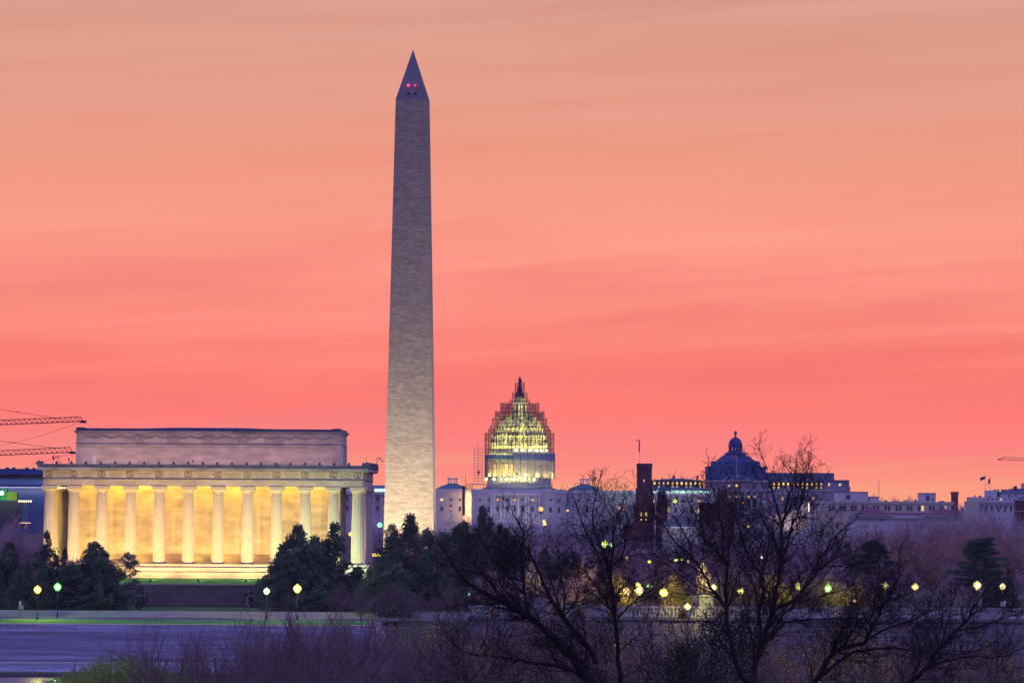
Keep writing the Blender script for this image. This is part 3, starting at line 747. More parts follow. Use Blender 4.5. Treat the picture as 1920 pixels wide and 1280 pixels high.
# stepped scaffold
SC = thing('dome_scaffold', 'stepped steel scaffolding wrapped round the lit dome up to its lantern', 'scaffold', CP.o.location)
rng = random.Random(5)
tiers = [(2.7, 210, 128), (4.4, 275, 210), (6.0, 300, 272), (11.3, 366, 296), (14.3, 425, 366), (15.9, 485, 425), (17.0, 515, 485), (18.1, 545, 515), (20.1, 702, 545)]
def dome_r(z):
    pr = [(17.2, zz(700))] + prof + [(5.2, zz(300)), (3.3, zz(236)), (1.2, zz(140))]
    for (r0, a), (r1, b_) in zip(pr, pr[1:]):
        if a <= z <= b_: return r0 + (r1-r0)*(z-a)/max(1e-6, b_-a)
    return 17 if z < pr[0][1] else 1.0
for ti, (R, q0, q1) in enumerate(tiers):
    za, zb = zz(q0), zz(q1); n = max(12, int(2*pi*R/2.4)); lv = max(1, round((zb-za)/2.0))
    sb = MB(); inner = dome_r((za+zb)/2) + 0.5
    radii = [R, max(inner, R-2.0)] if R - inner > 0.8 else [R]
    if R - inner > 4.5: radii += [R-1.0, R-3.0, R-4.5]
    for ri, r in enumerate(radii):
        for k in range(n):
            a = 2*pi*k/n; p = (r*cos(a), Y0+r*sin(a))
            sb.bar((*p, za), (*p, zb + (1.0 if ri == 0 else 0)), 0.14, 3)
        for j in range(lv+1):
            z = za + (zb-za)*j/lv
            pts = [Vector((r*cos(2*pi*k/n), Y0+r*sin(2*pi*k/n), z)) for k in range(n+1)]
            sb.tube(pts, 0.19 if ri == 0 else 0.12, 3)
            if ri == 0: sb.tube([p+Vector((0,0,0.95)) for p in pts], 0.07, 3)
    if len(radii) > 1:
        for j in range(lv+1):
            z = za + (zb-za)*j/lv
            for k in range(n):
                a = 2*pi*k/n; sb.bar((radii[-1]*cos(a), Y0+radii[-1]*sin(a), z), (R*cos(a), Y0+R*sin(a), z), 0.06, 3)
    for k in range(0, n, 2):
        for j in range(lv):
            if rng.random() < 0.55:
                a, a2 = 2*pi*k/n, 2*pi*(k+1)/n; z0_, z1_ = za+(zb-za)*j/lv, za+(zb-za)*(j+1)/lv
                sb.bar((R*cos(a), Y0+R*sin(a), z0_), (R*cos(a2), Y0+R*sin(a2), z1_), 0.08, 3)
    sb.build('scaffold_tier', M['scaff'], SC)
# left of the drum, poles and decks of the lower scaffold
sb = MB()
for k in range(14):
    a = radians(-205 + k*8); sb.bar((19.9*cos(a), Y0+19.9*sin(a), zz(905)), (19.9*cos(a), Y0+19.9*sin(a), zz(704)), 0.09, 3)
for q in (905, 865, 825, 790, 752, 704):
    pts = [Vector((19.9*cos(radians(-205+k*8)), Y0+19.9*sin(radians(-205+k*8)), zz(q))) for k in range(14)]
    sb.tube(pts, 0.10, 3)
sb.build('drum_scaffold', M['scaff'], SC)
def lattice(sb, x0, x1, y0, y1, z0, z1, nx, nz, r=0.09):
    for i in range(nx+1):
        for y in (y0, y1): x = x0+(x1-x0)*i/nx; sb.bar((x,y,z0), (x,y,z1), r, 3)
    for j in range(nz+1):
        z = z0+(z1-z0)*j/nz
        for y in (y0, y1): sb.bar((x0,y,z), (x1,y,z), r, 3)
        for x in (x0, x1): sb.bar((x,y0,z), (x,y1,z), r, 3)
TW = thing('scaffold_tower', 'slim open scaffold tower standing on the roof left of the dome', 'scaffold tower', CP.o.location)
sb = MB(); lattice(sb, CP.x(888), CP.x(903.5), 6, 9, wz(907), zz(668), 2, 12, 0.10); sb.bar((CP.x(894.5), 7, zz(670)), (CP.x(894.5), 7, zz(625)), 0.08)
sb.build('frame', M['scaff'], TW); b = MB(); b.box(CP.x(894.5), CP.x(898.5), 6.5, 8.5, zz(878), zz(848)); b.build('hoist_cage', M['scaff'], TW)
SR = thing('roof_staging', 'pale steel staging with braced bays on the roof below the dome', 'staging', CP.o.location)
sb = MB()
for px in (886, 906, 921, 948, 990, 1019):
    sb.bar((CP.x(px), -4.5, wz(917)), (CP.x(px), -4.5, wz(907.5)), 0.16, 4)
for a, b_ in ((872, 948), (990, 1021)): sb.bar((CP.x(a), -4.5, wz(908)), (CP.x(b_), -4.5, wz(908)), 0.22, 4)
sb.bar((CP.x(906), -4.5, wz(916)), (CP.x(921), -4.5, wz(908)), 0.1); sb.bar((CP.x(921), -4.5, wz(916)), (CP.x(906), -4.5, wz(908)), 0.1)
sb.build('beam', M['lib_wall'], SR)
HT = thing('hoist_tower', 'dark lattice hoist tower against the facade left of the dome', 'hoist tower', CP.o.location)
sb = MB(); lattice(sb, CP.x(866.5), CP.x(871.5), -4, -2, wz(966), wz(911), 2, 26, 0.12); lattice(sb, CP.x(868), CP.x(884), -3.4, -1.4, wz(917), wz(911), 4, 2, 0.12)
sb.bar((CP.x(872.5), 2, wz(911)), (CP.x(872.5), 2, wz(891)), 0.14)
sb.build('lattice_mast', M['scaff'], HT)
b = MB(); b.box(CP.x(867), CP.x(871), -3.9, -2.1, wz(966), wz(912)); b.build('dark_mesh', mat('dark_mesh', (0.04,0.035,0.07), 0.9, 0.6, 1.5), HT)
for py in (926, 939.5, 952, 965):
    b = MB(); b.ball((0,0,0), 0.75, 8, 6); b.build('work_lamp', glow('work_lamp', (1.0,0.62,0.22), 3), HT, smooth=True, loc=(CP.x(878.5), -3, wz(py)))
    light('POINT', (CP.x(878.5), 0.6, wz(py)), (1.0, 0.55, 0.18), 900, HT, size=0.5)
# lamps on the roof under the dome and under the shroud's top ring
lampm = glow('dome_lamp_glow', (1.0, 0.86, 0.36), 5)
for q in (225, 290, 395, 466, 543, 622):
    b = MB(); b.ball((0,0,0), 0.75, 8, 6); b.build('roof_lamp', lampm, CP.o, smooth=True, loc=(CP.x(860+q/4.414), -5.2, zz(918)))
    light('SPOT', (CP.x(860+q/4.414), -6.6, zz(930)), (0.95, 0.92, 0.36), 2600, CP.o, target=(CP.x(860+q/4.414)*0.7, 4, zz(800)), size=0.5, spot=radians(110))
for a in (-96, -84, -70, -58, -46, -32):
    a_ = radians(a); x, y = 18.6*cos(a_), Y0+18.6*sin(a_)
    b = MB(); b.ball((0,0,0), 0.95, 8, 6, 0.6); b.build('ring_lamp', glow('ring_lamp_glow', (1.0,0.97,0.78), 5), CP.o, smooth=True, loc=(x, y, zz(678)))
for a in range(-180, 1, 20):
    a_ = radians(a)
    light('SPOT', (19.6*cos(a_), Y0+19.6*sin(a_), zz(655)), (0.95, 0.86, 0.20), 1500, CP.o, target=(13*cos(a_), Y0+13*sin(a_), zz(500)), size=0.4, spot=radians(150), blend=0.8)
    light('SPOT', (16.2*cos(a_), Y0+16.2*sin(a_), zz(500)), (0.95, 0.88, 0.20), 900, CP.o, target=(7*cos(a_), Y0+7*sin(a_), zz(390)), size=0.4, spot=radians(150), blend=0.8)
    light('POINT', (18.9*cos(a_), Y0+18.9*sin(a_), zz(890)), (1.0, 0.72, 0.20), 900, CP.o, size=0.4)
    light('POINT', (18.9*cos(a_), Y0+18.9*sin(a_), zz(720)), (0.95, 0.82, 0.35), 350, CP.o, size=0.4)
for R_, q_, e_ in ((20.8, 620, 4600), (18.9, 530, 3800), (17.0, 455, 3000), (13.2, 390, 2400), (9.0, 345, 800), (5.0, 262, 260)):
    for a in (-160, -125, -90, -55, -20):
        a_ = radians(a+6)
        light('SPOT', (R_*cos(a_)*1.12, Y0+R_*sin(a_)*1.12, zz(q_+25)), (0.97, 0.86, 0.20), e_, CP.o, target=(0, Y0, zz(q_)+2), size=0.5, spot=radians(120), blend=0.9)
for a in (-150, -90, -30):
    a_ = radians(a); light('SPOT', (6*cos(a_), Y0+6*sin(a_), zz(340)), (0.95,0.92,0.25), 1300, CP.o, target=(2.5*cos(a_), Y0+2.5*sin(a_), zz(260)), size=0.3, spot=radians(120))
for px in (925, 945, 965, 985, 1005): light('SPOT', (CP.x(px), -26, wz(974)), (0.85, 0.82, 1.0), 1800, CP.o, target=(CP.x(px), -6, wz(940)), size=1, spot=radians(100), blend=1)
light('SPOT', (CP.x(845), -20, wz(965)), (1.0, 0.82, 0.6), 2500, CP.o, target=(CP.x(850), 4, wz(940)), size=1, spot=radians(100), blend=1)
for px in (1215, 1260, 1320): light('SPOT', (CP.x(px), -26, wz(974)), (0.8, 0.8, 1.0), 2500, CP.o, target=(CP.x(px), -6, wz(940)), size=1, spot=radians(120), blend=1)
light('AREA', (CP.x(1230), -6, wz(918)), (0.5, 1.0, 0.55), 1200, CP.o, target=(CP.x(1230), 12, wz(911)), sx=60, sy=1)
light('AREA', (CP.x(710), -6, wz(919)), (0.4, 1.0, 0.7), 900, CP.o, target=(CP.x(710), 12, wz(911)), sx=20, sy=1)
def flagpole(name, label, px, py0, py1, D, fw=None, fh=None, mt='flag', droop=0.0, side=-1, r=0.09):
    base = at(px, py1, D); h = (py1-py0)/(F/D); o = thing(name, label, 'flagpole', base)
    b = MB(); b.tube([Vector((0,0,0)), Vector((0,0,h))], [r, r*0.6], 6); b.ball((0,0,h), r*1.6, 6, 4); b.build('pole', M['white'], o)
    if fw:
        b = MB(); s = F/D; n = 8; m = 4; w = fw/s; hh = fh/s
        for sgn in (0,):
            for i in range(n+1):
                for j in range(m+1):
                    b.v.append((side*w*i/n, 0.25*w*0.3*sin(4.5*i/n), h-0.2-hh*j/m - droop/s*(i/n)))
        for i in range(n):
            for j in range(m): b.f.append((i*(m+1)+j, i*(m+1)+j+1, (i+1)*(m+1)+j+1, (i+1)*(m+1)+j))
        fo = b.build('flag', M[mt], o, smooth=True); md = fo.modifiers.new('s', 'SOLIDIFY'); md.thickness = 0.03
    return o
flagpole('flagpole', 'flagpole with a small flag before the capitol drum', 966, 884, 916, 5090, 6, 3.5, 'flag', 2.5, 1, 0.22)
# ---- the domed library behind
LD = 5650.0
LB = Site('domed_library', 'dark blue domed stone library with a small cupola and a wide lower front', 'library', 1381.5, 960, LD)
q5 = lambda q: 780 + q/5.333
lz = lambda q: LB.z(q5(q)); lxx = lambda q: LB.x(1280 + q/5.333)
b = MB(); b.box(lxx(250), lxx(835), 10, 80, lz(700), lz(512)); b.box(lxx(244), lxx(841), 9, 81, lz(512), lz(500)); b.box(lxx(300), lxx(785), 14, 76, lz(500), lz(480))
b.build('drum', M['lib_drum'], LB.o)
K_ = lambda pr: [(max(0.05, r*0.645), z) for r, z in pr]
b = MB(); b.lathe(K_([(24.0, lz(484)), (24.0, lz(468)), (21.8, lz(466)), (20.6, lz(448)), (17.8, lz(425)), (14.6, lz(400)), (11.5, lz(380)), (10.2, lz(374)), (11.5, lz(366)), (9.8, lz(360)), (8.2, lz(352)), (7.4, lz(345))]), 48, cy=45, flute=0.018)
b.build('dome', M['lib_dome'], LB.o)
b = MB()
for k in range(16):
    a = 2*pi*k/16; b.lathe([(1.0, lz(482)), (1.1, lz(458)), (0.8, lz(449)), (0.2, lz(441))], 8, cx=14.9*cos(a), cy=45+14.9*sin(a))
tag(b.build('dormer', M['lib_dome'], LB.o), kind='stuff')
b = MB(); b.lathe(K_([(7.2, lz(346)), (7.2, lz(338)), (5.6, lz(337)), (5.6, lz(296)), (7.3, lz(294)), (7.3, lz(284)), (6.9, lz(280)), (6.7, lz(262)), (5.9, lz(240)), (4.4, lz(220)), (2.4, lz(206)), (1.3, lz(200)), (0.9, lz(192)), (0.7, lz(180)), (1.4, lz(170)), (1.5, lz(155)), (0.9, lz(142)), (0.1, lz(136))]), 24, cy=45)
for k in range(8):
    a = 2*pi*(k+0.5)/8; b.lathe([(0.5, lz(338)), (0.45, lz(296))], 8, cx=4.2*cos(a), cy=45+4.2*sin(a))
cu = b.build('cupola', M['lib_dome'], LB.o)
for a in (-118, -90, -62):
    a_ = radians(a); b = MB(); b.box(-0.2, 0.2, -0.5, 0.5, lz(334), lz(302)); o = b.build('cupola_window', M['winred'] if a == -118 else M['cap_wall'], cu, loc=(3.65*cos(a_), 45+3.65*sin(a_), 0)); o.rotation_euler = (0,0,a_)
b = MB(); b.box(LB.x(1225), LB.x(1560), 0, 60, LB.z(1030), LB.z(919)); b.box(LB.x(1322), LB.x(1437), -6, 0, LB.z(1030), LB.z(903)); b.build('wall', M['lib_wall'], LB.o)
b = MB(); b.box(LB.x(1224), LB.x(1561), -1, 60, LB.z(919)+.002, LB.z(916)); b.box(LB.x(1320), LB.x(1439), -7, 0, LB.z(903)+.002, LB.z(900)); b.build('cornice', M['white'], LB.o)
b = MB(); b.frustum(LB.x(1345), LB.x(1415), -5, 12, LB.z(900), LB.z(889.5), 8, 5); b.build('roof', M['slate'], LB.o)
for x0, x1 in ((1222, 1317), (1446, 1545)):
    a_ = LB.box('attic_storey', M['brick_dark'], x0, x1, 901, 916, 3, 24)
    rf = MB(); rf.frustum(LB.x(x0-2), LB.x(x1+2), 2.5, 25, LB.z(901)+.002, LB.z(897), 14, 6); rf.build('attic_roof', M['slate'], a_)
    n = 11
    for k in range(n):
        px = x0 + 5 + k*(x1-x0-10)/(n-1)
        LB.win(px, 906.3, 3.4, 5.2, 'winlit', 2.9, parent=a_)
        if (k + (x0 > 1300)) % 3: LB.win(px, 913.2, 3.2, 2.8, 'winlit', 2.9, parent=a_)
for px in (1264, 1308, 1461, 1502): LB.box('chimney', M['slate'], px-2, px+2, 891, 899, 10, 14)
for k in range(10):
    px = 1328 + k*11.5; b = MB(); b.lathe([(0.9, LB.z(952)), (0.8, LB.z(921))], 10, cx=LB.x(px), cy=-7.5); b.build('column', M['white'], LB.o)
    if k < 9: LB.win(px+5.7, 931, 4.6, 4, 'winlit_o' if k in (2,3,4,6,7) else 'winframe', -6); LB.win(px+5.7, 944, 4.6, 6, 'winlit_o' if k in (5,) else 'winframe', -6)
b = MB(); b.box(LB.x(1324), LB.x(1436), -9, -6.01, LB.z(921)-.01, LB.z(916)); b.build('entablature', M['white'], LB.o)
LB.win(1381, 910.5, 5, 5, 'winlit', -6); LB.win(1366, 910.5, 3.5, 3.5, 'winlit', -6); LB.win(1554, 908, 3, 3.4, 'winlit', -0.2); LB.win(1574, 907.5, 3, 3.4, 'winlit', -0.2)
for px in (1453, 1475, 1497, 1519, 1541, 1240, 1262, 1284, 1306): LB.win(px, 934, 4, 7, 'winframe', 0)
flagpole('flagpole', 'flagpole with a pink flag before the blue library dome', 1380.5, 853, 891, 5600, 8, 4.5, 'flag', 2, -1, 0.25)
# ---- blocks behind and around
AB = Site('annex_block', 'plain blue grey block rising behind the dark attic right of the library dome', 'building', 1510, 960, 5850)
AB.box('lower_block', M['slate'], 1430, 1592, 899, 1010, 0, 50); AB.box('upper_block', M['slate'], 1425, 1564, 886, 899.2, 3, 40)
b = MB(); b.frustum(AB.x(1543), AB.x(1590), -8, 10, AB.z(911), AB.z(904), 4, 4); b.build('roof', M['slate'], AB.o); AB.box('front', M['lib_wall'], 1540, 1593, 911, 1010, -8, 0)
AB.win(1553.5, 907.5, 3, 4, 'winlit', -8.4); AB.win(1574.5, 907.5, 3, 4, 'winlit', -8.4); AB.win(1582, 908, 2.2, 4, 'winframe', -8.4)
OF = Site('office_block', 'cream flat roofed office block with paired dark windows and two roof boxes', 'building', 1660, 1000, 4300)
OF.box('wall', M['cream'], 1530, 1787, 944, 1030, 0, 30); OF.box('cornice', M['cream'], 1529, 1788, 939.5, 944.01, -0.5, 30)
for k in range(12):
    px = 1559 + k*20.9
    for d_ in (-3.3, 3.3): OF.win(px+d_, 952, 4.4, 9.6, 'winlit' if (k == 8 and d_ > 0) or (k == 10 and d_ > 0) else 'winframe', 0)
for x0, x1, y0 in ((1567, 1628, 922.5), (1631, 1648, 931.5), (1724, 1755, 924)):
    p_ = OF.box('penthouse', M['white'], x0, x1, y0, 939.5, 4, 22); OF.box('penthouse_cap', M['slate'], x0-0.6, x1+0.6, y0-1, y0+.02, 3.6, 22.4, p_)
OF.win(1590.5, 932, 8, 8.5, 'winframe', 4); OF.win(1740, 933, 6, 9, 'winframe', 4); OF.win(1749.5, 935, 3, 4.5, 'winframe', 4)
OF.win(1579, 957, 60, 1, 'winframe', -0.1, 'ledge')
b = MB(); b.bar((OF.x(1649), 10, OF.z(940)), (OF.x(1649), 10, OF.z(899)), 0.12); b.build('antenna', M['tower_steel'], OF.o)
GL = Site('museum_gallery', 'low pale stone gallery with two plum coloured hipped roofs', 'building', 1690, 1000, 4000)
for x0, x1, yt in ((1598, 1672, 950.5), (1735, 1800, 951)):
    b = MB(); b.frustum(GL.x(x0), GL.x(x1), -2, 20, GL.z(964), GL.z(yt), (x1-x0)*0.47/GL.s, 9); b.build('roof', M['roof_purple'], GL.o)
b = MB(); b.frustum(GL.x(1655), GL.x(1755), 6, 26, GL.z(966), GL.z(960.5), 2, 4); b.build('roof', M['roof_purple'], GL.o)
GL.box('wall', M['white'], 1592, 1805, 966.02, 1030, 0, 24); GL.box('parapet', M['white'], 1590, 1676, 964.02, 967.5, -1.5, 5)
GL.box('parapet', M['white'], 1732, 1805, 964.02, 967.5, -1.5, 5); GL.box('cornice', M['paler'], 1590, 1806, 970, 972, -1.2, -0.01)
for px in (1622, 1634, 1653, 1700, 1712): GL.win(px, 972.3 if px < 1640 else 975.5, 7, 1.5, 'winframe', -1.3 if px < 1640 else -0.1)
GL.box('chimney', M['lib_wall'], 1768, 1773, 947.5, 956, 8, 10)
for px, py0, w, h, nm, mt_ in ((1540, 939.6, 7, 5, 'roof_plant', 'slate'), (1552, 939.6, 4, 3, 'roof_plant', 'winframe'), (1662, 939.6, 5, 2.5, 'roof_plant', 'slate'), (1700, 939.6, 8, 3, 'roof_plant', 'cream'), (1718, 939.6, 4, 3.5, 'roof_plant', 'post'), (1767, 939.6, 9, 2, 'roof_plant', 'slate')):
    OF.box(nm, M[mt_], px-w/2, px+w/2, py0-h, py0-0.02, 6, 12)
OF.box('string_course', M['white'], 1529.5, 1787.5, 959.2, 960.2, -0.4, -0.01)
RT = Site('brick_tower', 'round red brick tower with a flared pale top', 'tower', 1790.5, 960, 4500)
r = 7.2/RT.s
b = MB(); b.lathe([(r*1.05, RT.z(990)), (r*0.92, RT.z(933)), (r*0.95, RT.z(928))], 16, cy=4); b.build('shaft', M['redbrick'], RT.o)
b = MB(); b.lathe([(r*0.95, RT.z(928)), (r*1.08, RT.z(924)), (r*1.1, RT.z(921.5)), (r*0.9, RT.z(921.3))], 8, cy=4); b.build('flared_top', mat('dull_stone_band',(0.30,0.13,0.13),0.9), RT.o)
RT.win(1790.5, 933, 2.6, 9, 'winframe', 4-r*1.0)
RB = Site('columned_office', 'pale grey stepped office building with a blue hipped roof at the right edge', 'building', 1880, 1000, 4700)
RB.box('wall', M['white'], 1815, 1960, 942, 1030, 0, 40); RB.box('cornice', M['white'], 1814, 1962, 939.5, 942.02, -0.8, 40)
RB.box('upper_wall', M['white'], 1819, 1960, 931.5, 939.6, 2, 38); RB.box('roof_block', M['white'], 1849, 1870, 919, 931.6, 8, 20); RB.box('roof_block', M['slate'], 1867, 1892, 917, 931.6, 12, 26)
RB.box('hip_wall', M['white'], 1877, 1960, 925, 931.6, 3, 20)
b = MB(); b.frustum(RB.x(1876), RB.x(1975), 2.5, 24, RB.z(925)+.002, RB.z(915), 6.0, 9); b.build('roof', M['slate'], RB.o)
RB.box('chimney', M['redstone'], 1902, 1908, 910.5, 916, 8, 12); RB.box('roof_block', M['white'], 1917, 1930, 905, 916, 9, 14)
RB.box('parapet', M['cream'], 1814, 1850, 934, 939.6, -0.6, 2); RB.box('string_course', M['slate'], 1815, 1960, 946.2, 947, -0.5, -0.01); RB.box('corner_bay', M['cream'], 1813.5, 1836, 939.6, 1030, -2.5, -0.02)
for px_, w_, h_ in ((1828, 2.5, 3.5), (1838, 5, 2.5), (1856, 5, 1.6), (1898, 4, 2)): RB.box('roof_plant', M['slate'], px_-w_/2, px_+w_/2, 931.6-h_, 931.58, 3, 7)
for k_ in range(12): RB.win(1841+k_*9, 950.5, 3.2, 5, 'winframe', 0)
for k_ in range(12): RB.win(1845+k_*8, 935.5, 2.6, 3.6, 'winlit_o' if k_ == 4 else 'winframe', 2)
for px in (1892, 1905, 1930): RB.win(px, 929, 3, 5, 'winframe', 3)
for px in (1871, 1877): RB.win(px, 919.5, 3, 2.2, 'winlit', 12)
for k in range(8): RB.win(1824+k*12, 955, 3.6, 9, 'winframe', 0)
RH = Site('brick_house', 'dark red brick building with a lit corner at the far right edge', 'building', 1925, 1000, 3800)
RH.box('wall', M['redstone'], 1905, 1975, 938, 1030, 0, 16); RH.box('string_course', M['white'], 1904.6, 1975, 957, 958, -0.15, 15)
RH.box('eaves', M['white'], 1904, 1975, 936.5, 938.02, -0.5, 16.5)
b = MB(); b.frustum(RH.x(1903.5), RH.x(1980), -0.6, 17, RH.z(936.5)+.002, RH.z(927), 5, 6); b.build('roof', M['slate'], RH.o)
RH.win(1914, 951, 3.5, 6, 'winframe', 0); RH.win(1914, 965, 3.5, 7, 'winframe', 0)
flagpole('flagpole', 'flagpole with a striped dark flag flying left, right of the brick tower', 1847, 891, 930, 4690, 9.5, 6, 'flagdark', 3.5, -1, 0.16)
flagpole('flagpole', 'shorter flagpole with a drooping narrow dark flag beside the pale office', 1856.5, 895, 930, 4690, 4, 9, 'flagdark', 4, -1, 0.16)
# ---- the red castle
KD = 3900.0
KS = Site('red_castle', 'dark red sandstone castle with one tall square tower and smaller turrets', 'castle', 1207, 1000, KD)
b = MB()
for x0, x1, t, bt in ((1193.5, 1221.5, 876, 915), (1191.5, 1223.5, 915, 945), (1188.5, 1226, 945, 1030)):
    b.box(KS.x(x0), KS.x(x1), -(x1-x0)/2/KS.s, (x1-x0)/2/KS.s, KS.z(bt), KS.z(t)+(0.002 if t > 876 else 0))
tw = b.build('main_tower', M['redstone'], KS.o)
b = MB(); hw = 14.6/KS.s; b.box(KS.x(1207.5)-hw, KS.x(1207.5)+hw, -hw, hw, KS.z(877), KS.z(868.5))
for k in range(9): x = KS.x(1207.5)-hw+k*2*hw/9; b.box(x, x+hw/9, -hw-.18, -hw, KS.z(881), KS.z(877.5))
b.build('parapet', M['redstone'], tw)
for px in (1201.5, 1211): KS.win(px, 964, 3.3, 8, 'winlit', -19/KS.s, parent=tw); KS.win(px, 973.5, 3, 2.2, 'winlit', -19/KS.s, parent=tw)
KS.win(1206.5, 901, 1.6, 4, 'winlit_o', -14.3/KS.s, parent=tw)
for py in (893, 907, 920): KS.win(1207.5, py, 4.5, 7, 'winframe', -14.1/KS.s if py < 915 else -16.2/KS.s, parent=tw)
b = MB(); b.box(KS.x(1230), KS.x(1251.5), -2, 4, KS.z(1030), KS.z(942)); b.box(KS.x(1232), KS.x(1249), -1.6, 3, KS.z(942), KS.z(927))
sm = b.build('turret', M['redstone'], KS.o)
b = MB(); cx_ = KS.x(1240.5); b.frustum(KS.x(1231), KS.x(1250), -1.9, 3.2, KS.z(927)+.002, KS.z(915), 1.2, 1.4); b.lathe([(1.05, KS.z(916)), (0.5, KS.z(905)), (0.14, KS.z(898)), (0.22, KS.z(896.5)), (0.05, KS.z(893.5))], 8, cx=cx_, cy=0.6); b.build('spire', M['slate'], sm)
KS.win(1236.5, 933, 2.2, 7, 'winframe', -1.7, parent=sm); KS.win(1244, 952, 2.4, 9, 'winframe', -2.1, parent=sm)
b = MB(); b.box(KS.x(1311), KS.x(1330), 0, 6, KS.z(1030), KS.z(940.5)); b.box(KS.x(1330), KS.x(1377), 2, 10, KS.z(1030), KS.z(943)); b.box(KS.x(1347), KS.x(1363), 0, 5, KS.z(1030), KS.z(917))
b2_ = MB(); b2_.box(KS.x(1251.5), KS.x(1310.9), 1, 12, KS.z(1030), KS.z(985)); b2_.build('low_range', M['redstone'], KS.o); b2_ = MB(); b2_.box(KS.x(1170), KS.x(1188), 1, 12, KS.z(1030), KS.z(985)); b2_.build('low_range', M['redstone'], KS.o)
for k in range(7): b.box(KS.x(1331+k*6.8), KS.x(1334.5+k*6.8), 2, 2.6, KS.z(943), KS.z(940.8))
for k in range(3): b.box(KS.x(1347+k*6), KS.x(1350.5+k*6), -0.01, 0.6, KS.z(917), KS.z(914.5))
b.build('wing', M['redstone'], KS.o)
b = MB(); b.frustum(KS.x(1312), KS.x(1329), 0.2, 5.8, KS.z(940.5)+.002, KS.z(936.5), 1.4, 1.8); b.build('wing_roof', M['white'], KS.o)
o = flagpole('flagpole', 'flagpole with a furled dark flag and weather vane on the red castle tower', 1199.5, 825, 868.5, 3898, 2.2, 20, 'flagdark', 2, -1, 0.13)
b = MB(); b.bar((-1.9, 0, 10.15), (0.2, 0, 10.15), 0.16); b.build('weather_vane', M['post'], o)
LH = Site('limestone_hall', 'lavender stone hall with a stepped roof right of the library front', 'building', 1500, 960, 5300)
LH.box('wall', M['lib_wall'], 1446, 1540, 926, 1020, 0, 20); LH.box('cornice', M['white'], 1445, 1541, 924, 926.02, -0.6, 20); LH.box('upper_wall', M['lib_wall'], 1462, 1526, 919, 924.02, 3, 18)
for k in range(11): LH.win(1451+k*8.2, 934, 3, 6, 'winlit_o' if k in (2, 9) else 'winframe', 0); LH.win(1451+k*8.2, 947, 3, 6, 'winframe', 0)
GH = Site('gabled_hall', 'low plum gabled hall with a white eaves line below the red turret', 'building', 1275, 1010, 3700)
b = MB(); b.prism([(GH.x(1238), GH.z(987)), (GH.x(1312), GH.z(987)), (GH.x(1292), GH.z(971)), (GH.x(1276), GH.z(963)), (GH.x(1256), GH.z(971))], 0, 22); b.build('roof', M['slate'], GH.o)
GH.box('eaves', M['white'], 1246, 1301, 987, 989.5, -1.0, -0.01); GH.box('wall', M['lib_wall'], 1242, 1308, 987.02, 1040, 0, 20)
light('AREA', (GH.x(1273), -6, GH.z(996)), (0.9,0.9,1.0), 300, GH.o, target=(GH.x(1273), -0.9, GH.z(988)), sx=14, sy=0.5)
# lit sloping greenhouse roof right of the castle
CN = Site('glass_conservatory', 'pale sloping glass conservatory roof with a lit edge left of the cream office', 'conservatory', 1490, 980, 4600)
b = MB(); b.prism([(CN.x(1478), CN.z(962)), (CN.x(1518), CN.z(962)), (CN.x(1518), CN.z(941)), (CN.x(1512), CN.z(942))], 0, 14); b.build('glass_roof', M['white'], CN.o)
CN.box('base', M['white'], 1440, 1520, 962.02, 1020, 0, 14)
b = MB(); b.bar((CN.x(1516.5), -0.4, CN.z(941)), (CN.x(1516.5), -0.4, CN.z(958)), 0.35); b.build('light_strip', glow('strip_glow', (1.0,1.0,0.55), 1.6), CN.o)
light('SPOT', (CN.x(1482), -16, CN.z(985)), (1.0,0.62,0.42), 6000, CN.o, target=(CN.x(1482), 0, CN.z(965)), size=0.5, spot=radians(80))
# ---- left edge building
GB = Site('glass_office', 'long low blue glass office with a dark blue roof left of the temple', 'building', 40, 960, 2300)
GB.box('roof', M['bluemetal'], -120, 128, 878.5, 889, -2, 40); GB.box('roof_edge', M['post'], -120, 128, 889, 890.2, -2, 38)
GB.box('upper_wall', M['pale'], -120, 126, 890.2, 898, 1, 36); GB.box('glass_band', M['blueglass'], -120, 128, 898, 912.5, -1, 38)
GB.box('ledge', M['white'], -120, 128, 912.5, 914.2, -2.2, 38); GB.box('wall', M['blueglass'], -120, 127, 914.2, 1000, 0, 37)
for k in range(4): GB.win(-16+k*14, 894, 12, 4.5, 'winframe', 1)
for px in (10, 22, 47, 60): GB.win(px, 877, 7 if px < 50 else 5, 3, 'winframe', 8, 'roof_plant')
light('AREA', (GB.x(40), -4, GB.z(920)), (0.75,0.75,1.0), 450, GB.o, target=(GB.x(40), 0, GB.z(912)), sx=30, sy=0.5)
PV = Site('roof_terrace_pavilion', 'dark pavilion with small bulbs and a green lit canopy at the left edge', 'pavilion', 25, 985, 2150)
PV.box('body', M['winframe'], -30, 46, 940, 990, 0, 14); PV.box('canopy', mat('olive_canopy', (0.22,0.22,0.04), 0.8), 12, 31, 922, 938, 1, 8); PV.box('green_room', mat('green_panel', (0.05,0.20,0.10), 0.8), -20, 11.5, 917, 938, 1, 8)
b = MB(); b.prism([(PV.x(40), PV.z(979)), (PV.x(50), PV.z(979)), (PV.x(58), PV.z(943)), (PV.x(44), PV.z(943))], -0.6, 6); b.build('glass_stair', M['blueglass'], PV.o)
for k in range(6): 
    b = MB(); b.ball((0,0,0), 0.2, 6, 4); b.build('bulb', glow('warm_bulb', (1.0,0.75,0.4), 4), PV.o, loc=(PV.x(36+k*4.4), -0.8, PV.z(939)))
b = MB(); b.box(PV.x(36), PV.x(58), -1, -0.7, PV.z(980.3), PV.z(979)); b.build('light_strip', glow('warm_strip', (1.0,0.6,0.4), 1.2), PV.o)
